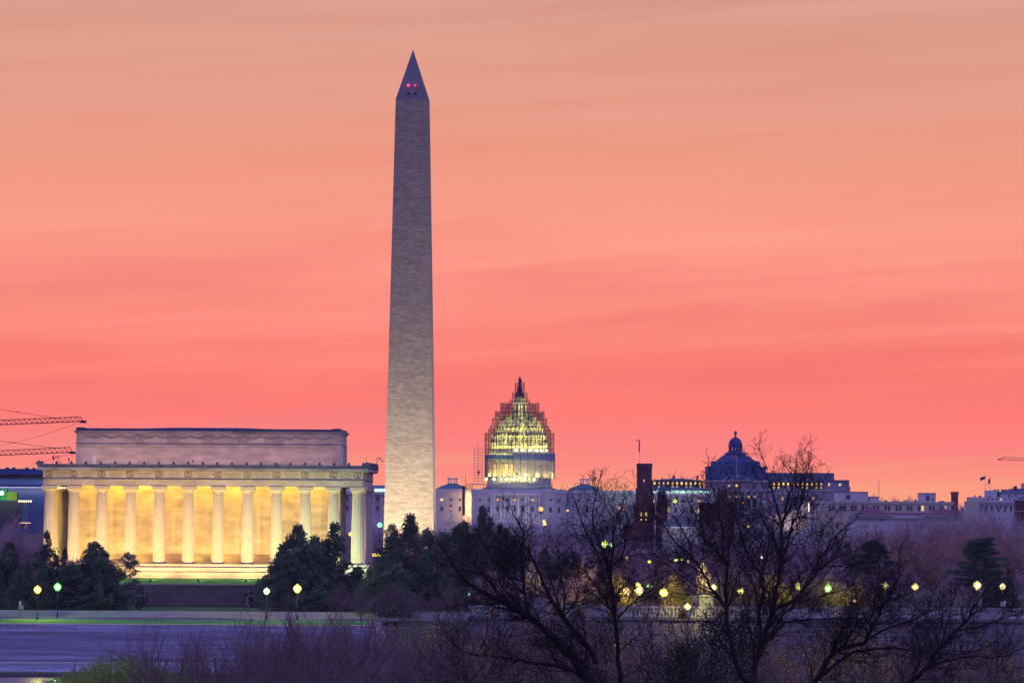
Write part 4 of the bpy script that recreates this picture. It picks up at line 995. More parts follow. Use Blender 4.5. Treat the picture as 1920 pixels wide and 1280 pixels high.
b = MB(); b.ball((0,0,0), 0.55, 8, 6); b.build('green_lamp', glow('green_glow', (0.25,1.0,0.4), 5), PV.o, smooth=True, loc=(PV.x(3), -0.2, PV.z(924)))
light('POINT', (PV.x(3), -2.2, PV.z(924)), (0.2,1.0,0.35), 500, PV.o, size=0.4); light('POINT', (PV.x(22), -2.5, PV.z(929)), (0.8,1.0,0.1), 260, PV.o, size=0.4)
# ---- tower cranes
def crane(label, tip, root_px, depth, D, mast_px, pend):
    """jib between tip (px, ytop, ybot) and the mast beyond the frame"""
    s = F/D; tx, t0, t1 = tip; rx, r0, r1 = root_px
    base = at(mast_px, HY, D); base.z = ground_z(D)
    o = thing('tower_crane', label, 'tower crane', base)
    X = lambda px: (px-mast_px)/s; Zc = lambda px, py: at(px, py, D).z - base.z
    sl_b = (r1-t1)/(rx-tx); sl_t = (r0-t0)/(rx-tx)
    bot = lambda px: t1 + sl_b*(px-tx); top = lambda px: t0 + sl_t*(px-tx)
    j = MB(); n = int(abs(mast_px-tx)/9.5); r_ = 0.10
    P = lambda px, py, y: Vector((at(px, py, D).x-base.x, y, Zc(px, py)))
    for k in range(n):
        a, b_ = tx+(mast_px-tx)*k/n, tx+(mast_px-tx)*(k+1)/n; m_ = (a+b_)/2
        for y in (-0.8, 0.8):
            j.bar(P(a, bot(a), y), P(b_, bot(b_), y), r_*1.2, 4); j.bar(P(a, bot(a), y), P(m_, top(m_), 0), r_*0.75, 3); j.bar(P(m_, top(m_), 0), P(b_, bot(b_), y), r_*0.75, 3)
        j.bar(P(a, bot(a), -0.8), P(a, bot(a), 0.8), r_*0.7, 3)
        if k < n-1: m2 = m_+(mast_px-tx)/n; j.bar(P(m_, top(m_), 0), P(m2, top(m2), 0), r_*1.1, 4)
    j.build('jib', M['tower_steel'], o)
    j = MB(); j.box(*sorted((P(tx, bot(tx), 0).x-0.9, P(tx, bot(tx), 0).x+0.9)), -0.9, 0.9, P(tx, bot(tx), 0).z-0.5, P(tx, bot(tx), 0).z+0.25); j.build('jib_tip', M['tower_steel'], o)
    zb = Zc(mast_px, bot(mast_px)); w = 1.1
    mm = MB(); lattice(mm, -w, w, -w, w, 0, zb+0.5, 1, max(4, int(zb/2.5)), 0.14); mm.build('mast', M['tower_steel'], o)
    ax = P(mast_px, top(mast_px), 0); ax.z += 9
    mm = MB(); mm.tube([Vector((-0.8,0,zb)), ax], 0.2, 4); mm.tube([Vector((0.8,0,zb)), ax], 0.2, 4); mm.build('apex_frame', M['tower_steel'], o)
    sg = 1 if tx < mast_px else -1
    mm = MB(); mm.box(*sorted((0, sg*14)), -0.9, 0.9, zb, zb+0.8); mm.box(*sorted((sg*11, sg*14)), -1, 1, zb-2.5, zb); mm.build('counter_jib', M['tower_steel'], o)
    mm = MB(); mm.box(-1.2, 1.2, -2.6, -1.1, zb-2.4, zb-0.2); mm.build('cab', M['tower_steel'], o)
    pe = MB()
    if pend:
        (p1, y1) = pend; e = P(p1, y1, 0); pe.bar(e, ax, 0.07, 3)
        for f_ in (0.0, 0.42, 0.75): q = e.lerp(ax, f_*0.6); pe.box(q.x-0.45, q.x+0.45, -0.12, 0.12, q.z-0.12, q.z+0.14)
    pe.bar(ax, Vector((sg*13, 0, zb+0.8)), 0.07, 3)
    c0_ = P(tx, bot(tx), 0); pts = []
    for k in range(9):
        f_ = k/8; x_ = c0_.x*(1-f_); pts.append(Vector((x_, 0, c0_.z*(1-f_) + (zb-3)*f_ - 5.0*sin(pi*f_*0.9))))
    pe.tube(pts, 0.045, 3)
    pe.build('cable', M['tower_steel'], o)
crane('upper of two tower crane jibs reaching in from the left above the temple', (156, 781, 789.5), (0, 787.5, 796), 0, 2600, -190, (107, 783.5))
crane('lower tower crane jib whose tip passes behind the temple attic', (136, 838, 847.5), (0, 844.5, 853), 0, 2750, -210, (106, 839.5))
crane('small tower crane jib entering from the right edge over the pale office', (1874, 856, 860.5), (1920, 858.5, 863.3), 0, 5200, 2080, None)
# ------------------------------------------------------------------ bare trees
def rot_about(d, ang, az):
    a = d.orthogonal().normalized(); b = d.cross(a)
    side = a*cos(az) + b*sin(az)
    return (d*cos(ang) + side*sin(ang)).normalized()
def grow(T, Cr, p, d, L, r, lev, mx, R, cfg, tips=None):
    nseg = cfg['seg'][min(lev, len(cfg['seg'])-1)]
    pts = [p.copy()]; rad = [r]; ds = [d.copy()]
    gn = cfg['gnarl']; up = cfg['up']
    tipf = 0.35 if lev < mx else 0.5
    for i in range(nseg):
        d = (d + Vector((R.gauss(0, gn), R.gauss(0, gn), R.gauss(0, gn) + up))).normalized()
        p = p + d*(L/nseg); pts.append(p.copy()); ds.append(d.copy())
        rad.append(max(cfg['rmin'], r*(1-(1-tipf)*(i+1)/nseg)))
    (T if lev == 0 or (lev == 1 and cfg.get('t1', 1)) else Cr).tube(pts, rad, cfg['sides'][min(lev, len(cfg['sides'])-1)])
    if lev >= mx:
        if tips is not None: tips.append(p.copy()); tips.append(pts[len(pts)//2].copy())
        return
    n = cfg['kids'][lev]; t0 = cfg['start'][min(lev, len(cfg['start'])-1)]
    az = R.random()*6.28
    for k in range(n):
        t = t0 + (1-t0)*(k+R.random()*0.8)/n; t = min(t, 0.98)
        i = min(nseg-1, int(t*nseg)); f = t*nseg-i
        q = pts[i].lerp(pts[i+1], f); dd = ds[min(i+1, nseg)]
        az += 2.4 + R.uniform(-0.5, 0.5)
        ang = radians(R.uniform(*cfg['ang']))
        LL = L*R.uniform(*cfg['lr'])*(1.15-0.55*t)
        rr = max(cfg['rmin'], (r*(1-(1-tipf)*t))*R.uniform(0.45, 0.7))
        grow(T, Cr, q, rot_about(dd, ang, az), LL, rr, lev+1, mx, R, cfg, tips)
    for s in (0, 1):
        grow(T, Cr, pts[-1], rot_about(ds[-1], radians(R.uniform(8, 25)), R.random()*6.28), L*R.uniform(0.55, 0.8), max(cfg['rmin'], rad[-1]*0.8), lev+1, mx, R, cfg, tips)
CFG = dict(seg=[5,5,4,3,2], gnarl=0.10, up=0.06, rmin=0.022, sides=[6,5,4,3,3], kids=[6,6,6,5], start=[0.35,0.2,0.15,0.1], ang=(22,52), lr=(0.5,0.8))
PROTO = {}
def bare_proto(key, seed, H, barkT, barkC, cfg=None, bud=None, mx=4, r0=0.30, budsize=0.12, budn=2):
    cf = dict(CFG); cf.update(cfg or {})
    R = random.Random(seed); T, Cr = MB(), MB(); tips = []
    grow(T, Cr, Vector((0,0,0)), Vector((0,0,1)), H*0.42, r0, 0, mx, R, cf, tips)
    allz = max(v[2] for v in Cr.v); k = H/allz
    for m in (T, Cr): m.v = [(x*k, y*k, z*k) for x, y, z in m.v]
    meshes = [('trunk', T.mesh('trunk'), M[barkT]), ('crown', Cr.mesh('crown'), M[barkC])]
    if bud:
        L_ = MB()
        for t in tips:
            for _ in range(budn):
                c = Vector(t)*k + Vector((R.gauss(0, .25), R.gauss(0, .25), R.gauss(0, .25)))
                a = Vector((R.gauss(0,1), R.gauss(0,1), R.gauss(0,1))).normalized(); b_ = a.orthogonal().normalized()
                s = budsize*R.uniform(0.6, 1.4); L_.quad(c-a*s, c+b_*s, c+a*s, c-b_*s*0.6)
        meshes.append(('leaves', L_.mesh('leaves'), M[bud]))
    for _, me, m in meshes: me.materials.append(m)
    PROTO[key] = (meshes, H)
def plant(key, name, label, cat, px, ytop, D, group=None, rz=None, wide=1.0, base=None, H=None):
    """put a tree where its top reaches the photo row ytop at distance D"""
    meshes, H0 = PROTO[key]
    gz = ground_z(D) if base is None else base
    p = at(px, ytop, D); h = p.z - gz
    k = h/H0
    o = thing(name, label, cat, (p.x, D, gz), RNG.random()*6.28 if rz is None else rz, group)
    o.scale = (k*wide, k*wide, k)
    for nm, me, m in meshes:
        q = bpy.data.objects.new(nm, me); COL.objects.link(q); q.parent = o
    return o
RNG = random.Random(11)
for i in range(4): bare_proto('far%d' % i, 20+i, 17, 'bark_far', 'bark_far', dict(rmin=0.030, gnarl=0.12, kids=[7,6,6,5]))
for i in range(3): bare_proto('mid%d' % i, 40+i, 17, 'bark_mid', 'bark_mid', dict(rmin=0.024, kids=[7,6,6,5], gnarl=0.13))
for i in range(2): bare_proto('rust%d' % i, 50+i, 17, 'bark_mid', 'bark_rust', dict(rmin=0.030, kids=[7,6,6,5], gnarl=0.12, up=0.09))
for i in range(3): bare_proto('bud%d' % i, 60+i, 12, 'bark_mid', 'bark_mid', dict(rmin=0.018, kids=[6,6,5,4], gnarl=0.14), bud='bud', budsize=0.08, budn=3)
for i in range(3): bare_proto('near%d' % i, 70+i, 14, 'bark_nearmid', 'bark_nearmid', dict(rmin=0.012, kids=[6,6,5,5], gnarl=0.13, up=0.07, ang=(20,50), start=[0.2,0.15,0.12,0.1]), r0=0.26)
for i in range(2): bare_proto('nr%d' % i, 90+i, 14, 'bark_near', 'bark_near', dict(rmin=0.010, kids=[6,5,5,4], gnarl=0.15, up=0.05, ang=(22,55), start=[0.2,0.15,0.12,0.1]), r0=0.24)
for i in range(2): bare_proto('whip%d' % i, 80+i, 13, 'bark_nearmid', 'bark_nearmid', dict(rmin=0.012, kids=[9,7,6,4], gnarl=0.07, up=0.16, ang=(12,34), start=[0.05,0.1,0.1,0.1]), r0=0.2)
# ------------------------------------------------------------------ leafy evergreens
def evergreen_proto(key, seed, H, Wd, mtl, style='cone', leaf=0.26, nclump=190, per=60):
    R = random.Random(seed); T, L_, = MB(), MB()
    T.tube([Vector((0,0,0)), Vector((0.1,0,H*0.5)), Vector((0,0,H*0.93))], [0.35, 0.22, 0.05], 7)
    cl = []; subs = []
    ns = dict(cone=6, round=9, blob=3)[style]
    for i in range(ns):
        a = i*2.4+R.uniform(-.5,.5); q = 0 if i == 0 else Wd*(R.uniform(0.22, 0.40) if style == 'round' else R.uniform(0.14, 0.34))
        hs = H if i == 0 else H*(R.uniform(0.62, 0.97) if style == 'round' else R.uniform(0.5, 0.93))*(1-0.25*q/Wd)
        subs.append((q*cos(a), q*sin(a), hs, Wd*R.uniform(0.22, 0.32)*(1.25 if style != 'cone' else 1.0)))
    for i in range(nclump):
        sx, sy, hs, rs = subs[R.randrange(ns)] if R.random() > 0.16 else subs[0]
        t = R.random()**1.15
        z = hs*(0.05 + 0.94*t)
        env = rs*(1-t**1.7)*(0.75+0.4*R.random()) + 0.12
        if t < 0.25: env *= 0.8 + 0.2*t/0.25
        a = R.random()*6.28; q = env*sqrt(R.uniform(0.15, 1.0))
        if R.random() < 0.12: q *= 1.28
        c = Vector((sx+q*cos(a), sy+q*sin(a), z)); cl.append(c)
        T.tube([Vector((0, 0, max(0.5, z-q*0.5-0.6))), c], [0.06, 0.02], 3)
    for c in cl:
        cr_ = R.uniform(0.35, 0.72)*Wd/9
        for _ in range(per):
            v = Vector((R.gauss(0,1), R.gauss(0,1), R.gauss(0.15,.8))); v *= cr_*R.random()**0.4/max(1e-3, v.length)
            p = c + v
            a = Vector((R.gauss(0,1), R.gauss(0,1), R.gauss(0.6,.8))).normalized(); b_ = a.orthogonal().normalized()
            b_ = (b_*cos(1.7) + a.cross(b_)*R.uniform(-1,1)).normalized(); s = leaf*R.uniform(0.5, 1.2)
            L_.quad(p-b_*s*0.45, p+a*s, p+b_*s*0.45, p-a*s*0.4)
    me = [('trunk', T.mesh('trunk'), M['bark_mid']), ('crown', L_.mesh('crown'), M[mtl])]
    for _, m_, mm in me: m_.materials.append(mm)
    PROTO[key] = (me, H)
evergreen_proto('eg0', 1, 12, 9.5, 'needle', 'cone', nclump=420, per=60); evergreen_proto('eg1', 2, 12, 11, 'needle', 'round', nclump=560, per=60)
evergreen_proto('eg2', 3, 12, 8, 'needle2', 'cone', nclump=330, per=60); evergreen_proto('eg3', 4, 14, 13, 'needle2', 'round', nclump=680, per=60)
evergreen_proto('shrub', 6, 3, 2.6, 'shrub', 'blob', leaf=0.12, nclump=60, per=50)
def pine_proto(key, seed, H):
    R = random.Random(seed); T, L_ = MB(), MB()
    T.tube([Vector((0,0,0)), Vector((0.2,0,H*0.5)), Vector((0,0,H*0.92))], [0.38, 0.25, 0.08], 7)
    for k in range(46):
        t = 0.40+0.58*(k+R.random())/46; a = k*2.4+R.uniform(-.4,.4); Lr = (1.15-t)*H*0.58*R.uniform(0.7,1.15)
        b0 = Vector((0,0,H*t)); e = b0 + Vector((cos(a)*Lr, sin(a)*Lr, Lr*R.uniform(0.02,0.22)))
        mpt = b0.lerp(e, 0.5) - Vector((0,0,0.2)); T.tube([b0, mpt, e], [0.09, 0.06, 0.03], 4)
        for j in range(9):
            f = 0.3+0.7*j/8; c = b0.lerp(e, f)+Vector((R.gauss(0,.3), R.gauss(0,.3), 0.15))
            for _ in range(55):
                d_ = Vector((cos(a)+R.gauss(0,.8), sin(a)+R.gauss(0,.8), R.gauss(0.35,.4))).normalized()
                p = c+Vector((R.gauss(0,.38), R.gauss(0,.38), R.gauss(0,.16))); w_ = d_.orthogonal().normalized()*0.045
                L_.quad(p-w_, p+w_, p+d_*0.5)
    me = [('trunk', T.mesh('trunk'), M['bark_mid']), ('crown', L_.mesh('crown'), M['pine'])]
    for _, m_, mm in me: m_.materials.append(mm)
    PROTO[key] = (me, H)
pine_proto('pine', 3, 15)
# placement: evergreens round the memorial
EGT = 'trees around the memorial terrace'
for args in [
    ('eg1', 'dark evergreen at the left edge below the glass office', 18, 1018, 1520, 1.1), ('eg3', 'broad dark evergreen behind the yellow lamp at the left', 52, 1052, 1510, 0.9),
    ('eg0', 'pointed dark evergreen in front of the first temple column', 88, 999, 1528, 0.80), ('eg2', 'thin see-through evergreen between the pointed and the broad one', 121, 1027, 1532, 0.7),
    ('eg1', 'broad rounded evergreen hiding the left end of the temple steps', 178, 1018, 1516, 1.42),
    ('eg1', 'full dark evergreen left of a close pair at the right of the temple', 560, 986, 1512, 1.0), ('eg0', 'second evergreen of the pair, touching the corner column', 628, 984, 1514, 1.1),
    ('eg3', 'ragged evergreen standing before the foot of the obelisk', 770, 966, 1540, 0.98), ('eg1', 'lower evergreen filling the gap left of the obelisk foot', 722, 1042, 1500, 1.1),
    ('eg3', 'widest dark evergreen of the mass right of the obelisk', 872, 985, 1560, 0.85), ('eg1', 'dark evergreen at the right side of the mass below the dome', 945, 992, 1585, 1.0),
    ('eg2', 'slim dark evergreen right of the obelisk foot', 815, 1040, 1530, 1.2),
    ('eg3', 'large dark evergreen in front of the left part of the capitol', 905, 951, 1700, 0.62), ('eg1', 'dark evergreen between obelisk and capitol', 862, 985, 1600, 1.2),
    ('eg3', 'dark evergreen behind the left bronze rider', 1020, 1030, 1560, 1.1), ('eg1', 'greenish evergreen right of the left bronze rider', 1075, 1035, 1620, 1.1),
    ('eg3', 'low evergreen mass in front of the left bronze rider', 900, 1062, 1560, 0.9), ('eg1', 'dark evergreen under the capitol lamps', 960, 1010, 1650, 1.1),
    ('eg0', 'dark pointed evergreen behind the green lamp on the right', 1590, 1018, 1700, 0.9), ('eg3', 'dark rounded evergreen below the big pine', 1870, 1075, 1540, 1.0)]:
    plant(args[0], 'evergreen_tree', args[1], 'evergreen tree', args[2], args[3], args[4], EGT, wide=args[5])
plant('pine', 'pine_tree', 'flat topped green pine spreading above the rightmost lamps', 'pine tree', 1838, 1010, 1500, wide=1.05, rz=0.6)
plant('pine', 'pine_tree', 'smaller pine behind bare branches left of the big pine', 'pine tree', 1640, 1015, 1750, wide=1.0, rz=2.6)
for i, (px, yt, w_, lb) in enumerate([(254, 1117, 1.1, 'small round clipped shrub against the retaining wall'), (271, 1103, 0.75, 'upright dark shrub beside the round clipped one'),
    (466, 1102, 0.95, 'tall dark upright shrub at the middle of the retaining wall'), (484, 1118, 0.8, 'low dark shrub right of the tall upright one'), (148, 1122, 1.6, 'wide low shrub below the broad evergreen'), (68, 1120, 1.6, 'wide low shrub under the yellow lamp')]):
    plant('shrub', 'shrub', lb, 'shrub', px, yt, 1549, wide=w_, base=z_ret0-0.1)
# bare trees, layer on layer
def where(px):
    for x, w_ in ((80, 'left of the temple'), (700, 'behind the temple'), (840, 'beside the obelisk foot'), (1060, 'below the capitol dome'), (1170, 'below the right wing of the capitol'), (1290, 'below the red castle tower'),
                 (1440, 'below the library dome'), (1560, 'below the annex block'), (1700, 'below the plum roofed gallery'), (1810, 'below the brick tower'), (9999, 'below the pale office at the right edge')):
        if px < x: return w_
GC = {}
def belt(keys, y0, x0, x1, step, ytop, D, dD, desc, wide=1.25, jit=9):
    px = x0; k = 0
    while px < x1:
        D_ = D + RNG.uniform(-dD, dD); yt = (ytop(px) if callable(ytop) else ytop) + RNG.uniform(-jit, jit)
        w_ = where(px); lb = '%s %s' % (desc, w_); plant(RNG.choice(keys), 'bare_tree', lb, 'tree', px, yt, D_, lb.replace('tree', 'trees'), wide=wide*RNG.uniform(0.9, 1.2))
        px += step*RNG.uniform(0.7, 1.3); k += 1
far = ['far0', 'far1', 'far2', 'far3']; mid = ['mid0', 'mid1', 'mid2']; rust = ['rust0', 'rust1']; budk = ['bud0', 'bud1', 'bud2']; near = ['near0', 'near1', 'near2']
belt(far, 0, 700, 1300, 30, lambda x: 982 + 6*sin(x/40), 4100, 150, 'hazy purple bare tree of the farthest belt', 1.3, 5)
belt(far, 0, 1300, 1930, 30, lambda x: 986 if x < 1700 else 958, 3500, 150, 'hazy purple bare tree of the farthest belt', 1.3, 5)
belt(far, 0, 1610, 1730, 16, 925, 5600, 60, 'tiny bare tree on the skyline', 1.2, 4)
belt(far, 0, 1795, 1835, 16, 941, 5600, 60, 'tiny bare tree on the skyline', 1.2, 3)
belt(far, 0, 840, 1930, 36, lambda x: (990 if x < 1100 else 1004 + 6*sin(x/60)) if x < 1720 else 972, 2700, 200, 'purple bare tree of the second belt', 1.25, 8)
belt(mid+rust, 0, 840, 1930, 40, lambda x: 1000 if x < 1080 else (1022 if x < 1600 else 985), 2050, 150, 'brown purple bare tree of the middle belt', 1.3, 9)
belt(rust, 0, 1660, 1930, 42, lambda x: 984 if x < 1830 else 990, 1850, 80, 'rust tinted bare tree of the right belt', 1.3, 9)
belt(mid, 0, 905, 1100, 40, 1046, 1470, 20, 'soft purple bare tree before the evergreens', 1.25, 16)
belt(mid, 0, 1780, 1905, 24, 948, 2250, 40, 'purple grey bare tree before the pale office', 1.35, 7)
belt(mid, 0, 1100, 1930, 55, 1045, 1640, 60, 'dense bare tree behind the lamps', 1.25, 10)
belt(mid, 0, -10, 90, 38, 962, 1800, 60, 'bare purple tree', 1.1, 12)
plant('mid1', 'bare_tree', 'round bare tree with a dense brown crown below the library', 'tree', 1365, 966, 2900, wide=1.5)
plant('far0', 'bare_tree', 'tall slim bare tree right of the capitol portico', 'tree', 1062, 950, 3900, wide=1.0)
belt(budk, 0, 1080, 1660, 46, 1066, 1466, 20, 'budding yellow green tree among the lamps', 1.3, 12)
belt(budk, 0, 930, 1930, 56, lambda x: 1135 if x < 1500 else 1185, 1418, 6, 'budding tree at the foot of the embankment', 1.3, 14)
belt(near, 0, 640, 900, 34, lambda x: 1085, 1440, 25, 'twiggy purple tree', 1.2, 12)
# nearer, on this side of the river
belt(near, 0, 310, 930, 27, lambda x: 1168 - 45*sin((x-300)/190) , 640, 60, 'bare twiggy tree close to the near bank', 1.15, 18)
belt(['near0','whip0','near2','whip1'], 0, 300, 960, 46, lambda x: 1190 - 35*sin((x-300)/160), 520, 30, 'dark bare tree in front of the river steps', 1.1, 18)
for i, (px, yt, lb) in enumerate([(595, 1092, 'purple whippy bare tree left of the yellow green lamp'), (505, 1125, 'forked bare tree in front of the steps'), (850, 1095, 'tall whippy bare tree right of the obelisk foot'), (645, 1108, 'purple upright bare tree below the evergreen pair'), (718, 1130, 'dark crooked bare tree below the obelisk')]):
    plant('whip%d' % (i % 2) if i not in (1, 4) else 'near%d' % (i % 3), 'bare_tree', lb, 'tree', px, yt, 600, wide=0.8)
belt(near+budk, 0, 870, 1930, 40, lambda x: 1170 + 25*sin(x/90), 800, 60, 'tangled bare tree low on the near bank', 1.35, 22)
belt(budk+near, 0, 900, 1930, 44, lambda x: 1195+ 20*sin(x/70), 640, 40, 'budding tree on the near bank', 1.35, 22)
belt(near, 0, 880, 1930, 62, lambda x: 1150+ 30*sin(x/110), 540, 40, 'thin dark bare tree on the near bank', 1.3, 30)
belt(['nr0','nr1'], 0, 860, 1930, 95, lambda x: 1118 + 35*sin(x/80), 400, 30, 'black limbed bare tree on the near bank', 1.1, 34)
plant('near1', 'bare_tree', 'faint bare twigs at the lower left corner', 'tree', -6, 1205, 560, wide=0.6)
# ivy clad trunks
# willow
wm = MB(); wt = MB(); R = random.Random(9)
for k in range(420):
    a = R.random()*6.28; rr = 5.2*sqrt(R.random()); x, y = rr*cos(a), rr*sin(a)*0.8; z0 = 12.2 - rr*rr*0.06 + R.gauss(0, .35)
    pts = [Vector((x, y, z0))]
    for j in range(7): pts.append(pts[-1] + Vector((0.10*cos(a)+R.gauss(0,.05), 0.1*sin(a)+R.gauss(0,.05), 0.12 if j == 0 else -0.42)))
    wt.tube(pts, 0.012, 3)
    for p in pts:
        for _ in range(4):
            q = p + Vector((R.gauss(0,.07), R.gauss(0,.07), R.gauss(0,.14))); d_ = Vector((R.gauss(0,.5), R.gauss(0,.5), -1)).normalized(); w_ = d_.orthogonal()*0.03
            wm.quad(q-w_, q+w_, q+d_*0.2)
tr = MB(); 
tr.tube([Vector((0,0,0)), Vector((0.2,0,4)), Vector((0,0,8.5))], [0.4,0.3,0.15], 8)
for k in range(26):
    a = k*2.4; rr = R.uniform(2, 5); tr.tube([Vector((0,0,R.uniform(4,8.5))), Vector((rr*.5*cos(a), rr*.4*sin(a), 10.5)), Vector((rr*cos(a), rr*.8*sin(a), 12.2-rr*rr*.06))], [0.12,0.07,0.03], 4)
def willow(px, ytop, D, label, k=1.0):
    p = at(px, ytop, D); gz = ground_z(D); o = thing('willow_tree', label, 'willow', (p.x, D, p.z-12.4*k), R.random()*6)
    o.scale = (k,)*3
    return o
o = willow(222, 1240, 620, 'pale yellow green weeping willow at the lower left edge'); 
w1_ = tr.build('trunk', M['bark_nearmid'], o); w2_ = wt.build('branches', M['willow'], o); w3_ = wm.build('leaves', M['willow'], o)
for (px, yt, lb) in ((330, 1262, 'lower willow right of the taller one'), (150, 1268, 'small willow tuft left of the taller one')):
    o2 = willow(px, yt, 640, lb, 0.92)
    for w_ in (w1_, w2_, w3_): c = w_.copy(); COL.objects.link(c); c.parent = o2
# ------------------------------------------------------------------ the big foreground trees
D0 = 300.0; S0 = F/D0
A = lambda *p: [(1080+x/2.909, 840+y/2.909) for x, y in p]          # enlargement A
B_ = lambda *p: [(680+x/3.555, 920+y/3.555) for x, y in p]
G_ = lambda *p: [(1440+x/3.369, 900+y/3.369) for x, y in p]
# each limb: polyline in photo pixels, start width px, end width px
TREES = {
 'tall forked bare tree in the centre of the foreground, its top against the library sky': [
  (A((965,1290),(972,1180),(1005,1090),(1050,960),(1075,890),(1095,760),(1110,660),(1122,520),(1120,430),(1135,380),(1150,300),(1170,230),(1190,160),(1200,80)), 13, 1.6),
  (A((1120,430),(1100,330),(1070,240),(1040,160),(1000,100)), 4, 1.2),
  (A((1075,890),(1150,850),(1230,790),(1270,700),(1340,590),(1400,500),(1460,440),(1540,370)), 6.5, 1.5),
  (A((1110,660),(1150,520),(1190,400),(1230,300),(1255,170),(1265,110),(1283,20)), 5, 1.2),
  (A((1010,1060),(1000,880),(1020,780),(1010,700),(960,620),(930,560),(900,480),(860,350),(800,280),(740,210)), 7, 1.2),
  (A((1000,740),(1040,600),(1060,500),(1110,420)), 4, 1.2), (A((1290,670),(1380,640),(1500,640),(1629,560)), 3, 1.0)],
 'dark bare tree crossing in front of the right bronze rider': [
  (A((940,1290),(880,1190),(850,1080),(825,960),(820,880),(815,760),(825,640),(800,590),(760,560),(700,480),(660,380),(610,280),(590,200)), 11, 1.2),
  (A((825,900),(790,830),(740,760),(690,680),(640,600),(560,530),(490,440),(430,350),(420,240)), 7, 1.3),
  (A((800,590),(800,480),(790,400),(780,330),(740,210),(720,60)), 4.5, 1.0),
  (A((640,600),(600,480),(540,380),(500,300)), 3.2, 1.0), (A((825,640),(840,520),(860,420),(900,300),(880,180)), 3.5, 1.0),
  (A((690,680),(620,640),(520,610),(440,560)), 2.8, 0.9)],
 'bare tree left of the red castle tower with many rising forks': [
  (A((245,1290),(232,1150),(225,1020),(205,900),(200,820),(185,700),(180,640),(120,560),(60,480),(10,330),(-20,250)), 10, 1.3),
  (A((180,640),(240,600),(270,520),(240,430),(230,330),(280,250)), 4.5, 1.0), (A((185,700),(160,580),(110,480),(90,380),(110,240),(140,140)), 5, 1.2),
  (A((190,690),(200,560),(205,440),(250,330),(262,240)), 4.5, 1.0), (A((225,930),(290,860),(370,790),(430,700),(470,560)), 4, 1.0),
  (A((205,900),(140,800),(90,720),(20,640),(-60,560)), 5, 1.1), (A((180,560),(240,520),(330,490),(390,500)), 2.8, 0.8)],
 'heavy leaning bare tree whose limbs reach left below the capitol': [
  (B_((1640,1420),(1493,1240),(1400,1110),(1280,980),(1100,830),(930,740),(700,610),(560,420),(500,330)), 26, 1.6),
  (B_((1120,850),(1090,760),(1070,600),(1050,400),(1080,300),(1010,160),(960,60)), 8, 1.2),
  (B_((1640,1330),(1493,1265),(1400,1195),(1280,1165),(1180,1150),(1050,1130),(900,1100),(700,1080),(550,970)), 11, 1.6),
  (B_((1560,1150),(1493,1020),(1330,830),(1240,690),(1180,560),(1130,450),(1060,330),(1000,250)), 12, 1.3),
  (B_((1330,830),(1350,700),(1320,560),(1310,420),(1250,290)), 5, 1.1), (B_((1340,830),(1440,700),(1410,580)), 4, 1.0),
  (B_((1100,830),(980,800),(820,760),(680,760),(580,770)), 6, 1.0), (B_((1070,600),(960,560),(860,440),(800,330),(740,230)), 4.5, 1.0),
  (B_((930,740),(860,620),(800,560),(640,520),(500,470)), 5, 1.0), (B_((1280,980),(1180,900),(1040,760),(930,640),(900,500),(880,380)), 6.5, 1.1)],
 'spreading bare tree at the right with long limbs rising to the right': [
  (G_((250,1320),(300,1270),(420,1080),(600,1030),(640,960),(680,900),(720,800),(760,740),(800,660),(830,590),(830,440),(880,360)), 12, 1.3),
  (G_((260,1300),(480,1120),(600,1075),(800,1060),(1000,1080),(1200,1100),(1350,1060),(1500,980)), 7, 1.4),
  (G_((20,1010),(100,900),(240,885),(450,870),(620,870),(760,760),(900,710),(1000,660)), 5.5, 1.1),
  (G_((-60,1080),(0,1000),(90,860),(200,740),(270,620),(330,560),(400,510),(560,440),(700,390)), 7.5, 1.2),
  (G_((600,1030),(700,960),(860,900),(940,870),(1060,800),(1130,760),(1200,680)), 5, 1.0), (G_((420,1080),(460,960),(520,880),(560,760),(540,640)), 5, 1.0),
  (G_((640,960),(660,840),(700,700),(780,600)), 3.5, 0.9)],
 'bare tree at the far right sending a straight limb up to the right': [
  (G_((800,1400),(900,1280),(1000,1180),(1080,1060),(1190,950),(1260,880),(1300,800),(1340,740),(1390,660)), 12, 1.3),
  (G_((1190,950),(1300,930),(1400,900),(1560,850),(1640,830)), 5, 1.2), (G_((1000,1180),(1130,1140),(1300,1110),(1450,1120),(1640,1050)), 6, 1.2),
  (G_((1080,1060),(1060,940),(1100,830),(1080,740)), 4, 1.0), (G_((1260,880),(1360,800),(1480,760),(1600,640)), 4, 1.0), (G_((900,1280),(960,1130),(940,1000),(900,900),(930,800)), 5, 1.0)],
}
RB_ = random.Random(77)
def twigs(mb, p, d, L, r, lev):
    n = 4 if lev < 2 else 3
    pts = [p.copy()]; ds = []
    for i in range(n):
        d = (d + Vector((RB_.gauss(0, .16), RB_.gauss(0, .16), RB_.gauss(0.05, .15)))).normalized(); ds.append(d)
        p = p + d*(L/n); pts.append(p.copy())
    mb.tube(pts, [max(0.0048, r*(1-0.75*i/n)) for i in range(n+1)], 4 if lev == 0 else 3)
    if lev >= 3: return
    k = (7, 4, 3)[lev]; az = RB_.random()*6.28
    for j in range(k):
        t = 0.15 + 0.85*(j+RB_.random())/k; i = min(n-1, int(t*n)); q = pts[i].lerp(pts[i+1], t*n-i if t*n-i < 1 else 1)
        az += 2.4
        twigs(mb, q, rot_about(ds[i], radians(RB_.uniform(25, 55)), az), L*RB_.uniform(0.35, 0.6)*(1.2-0.5*t), max(0.0048, r*0.55), lev+1)
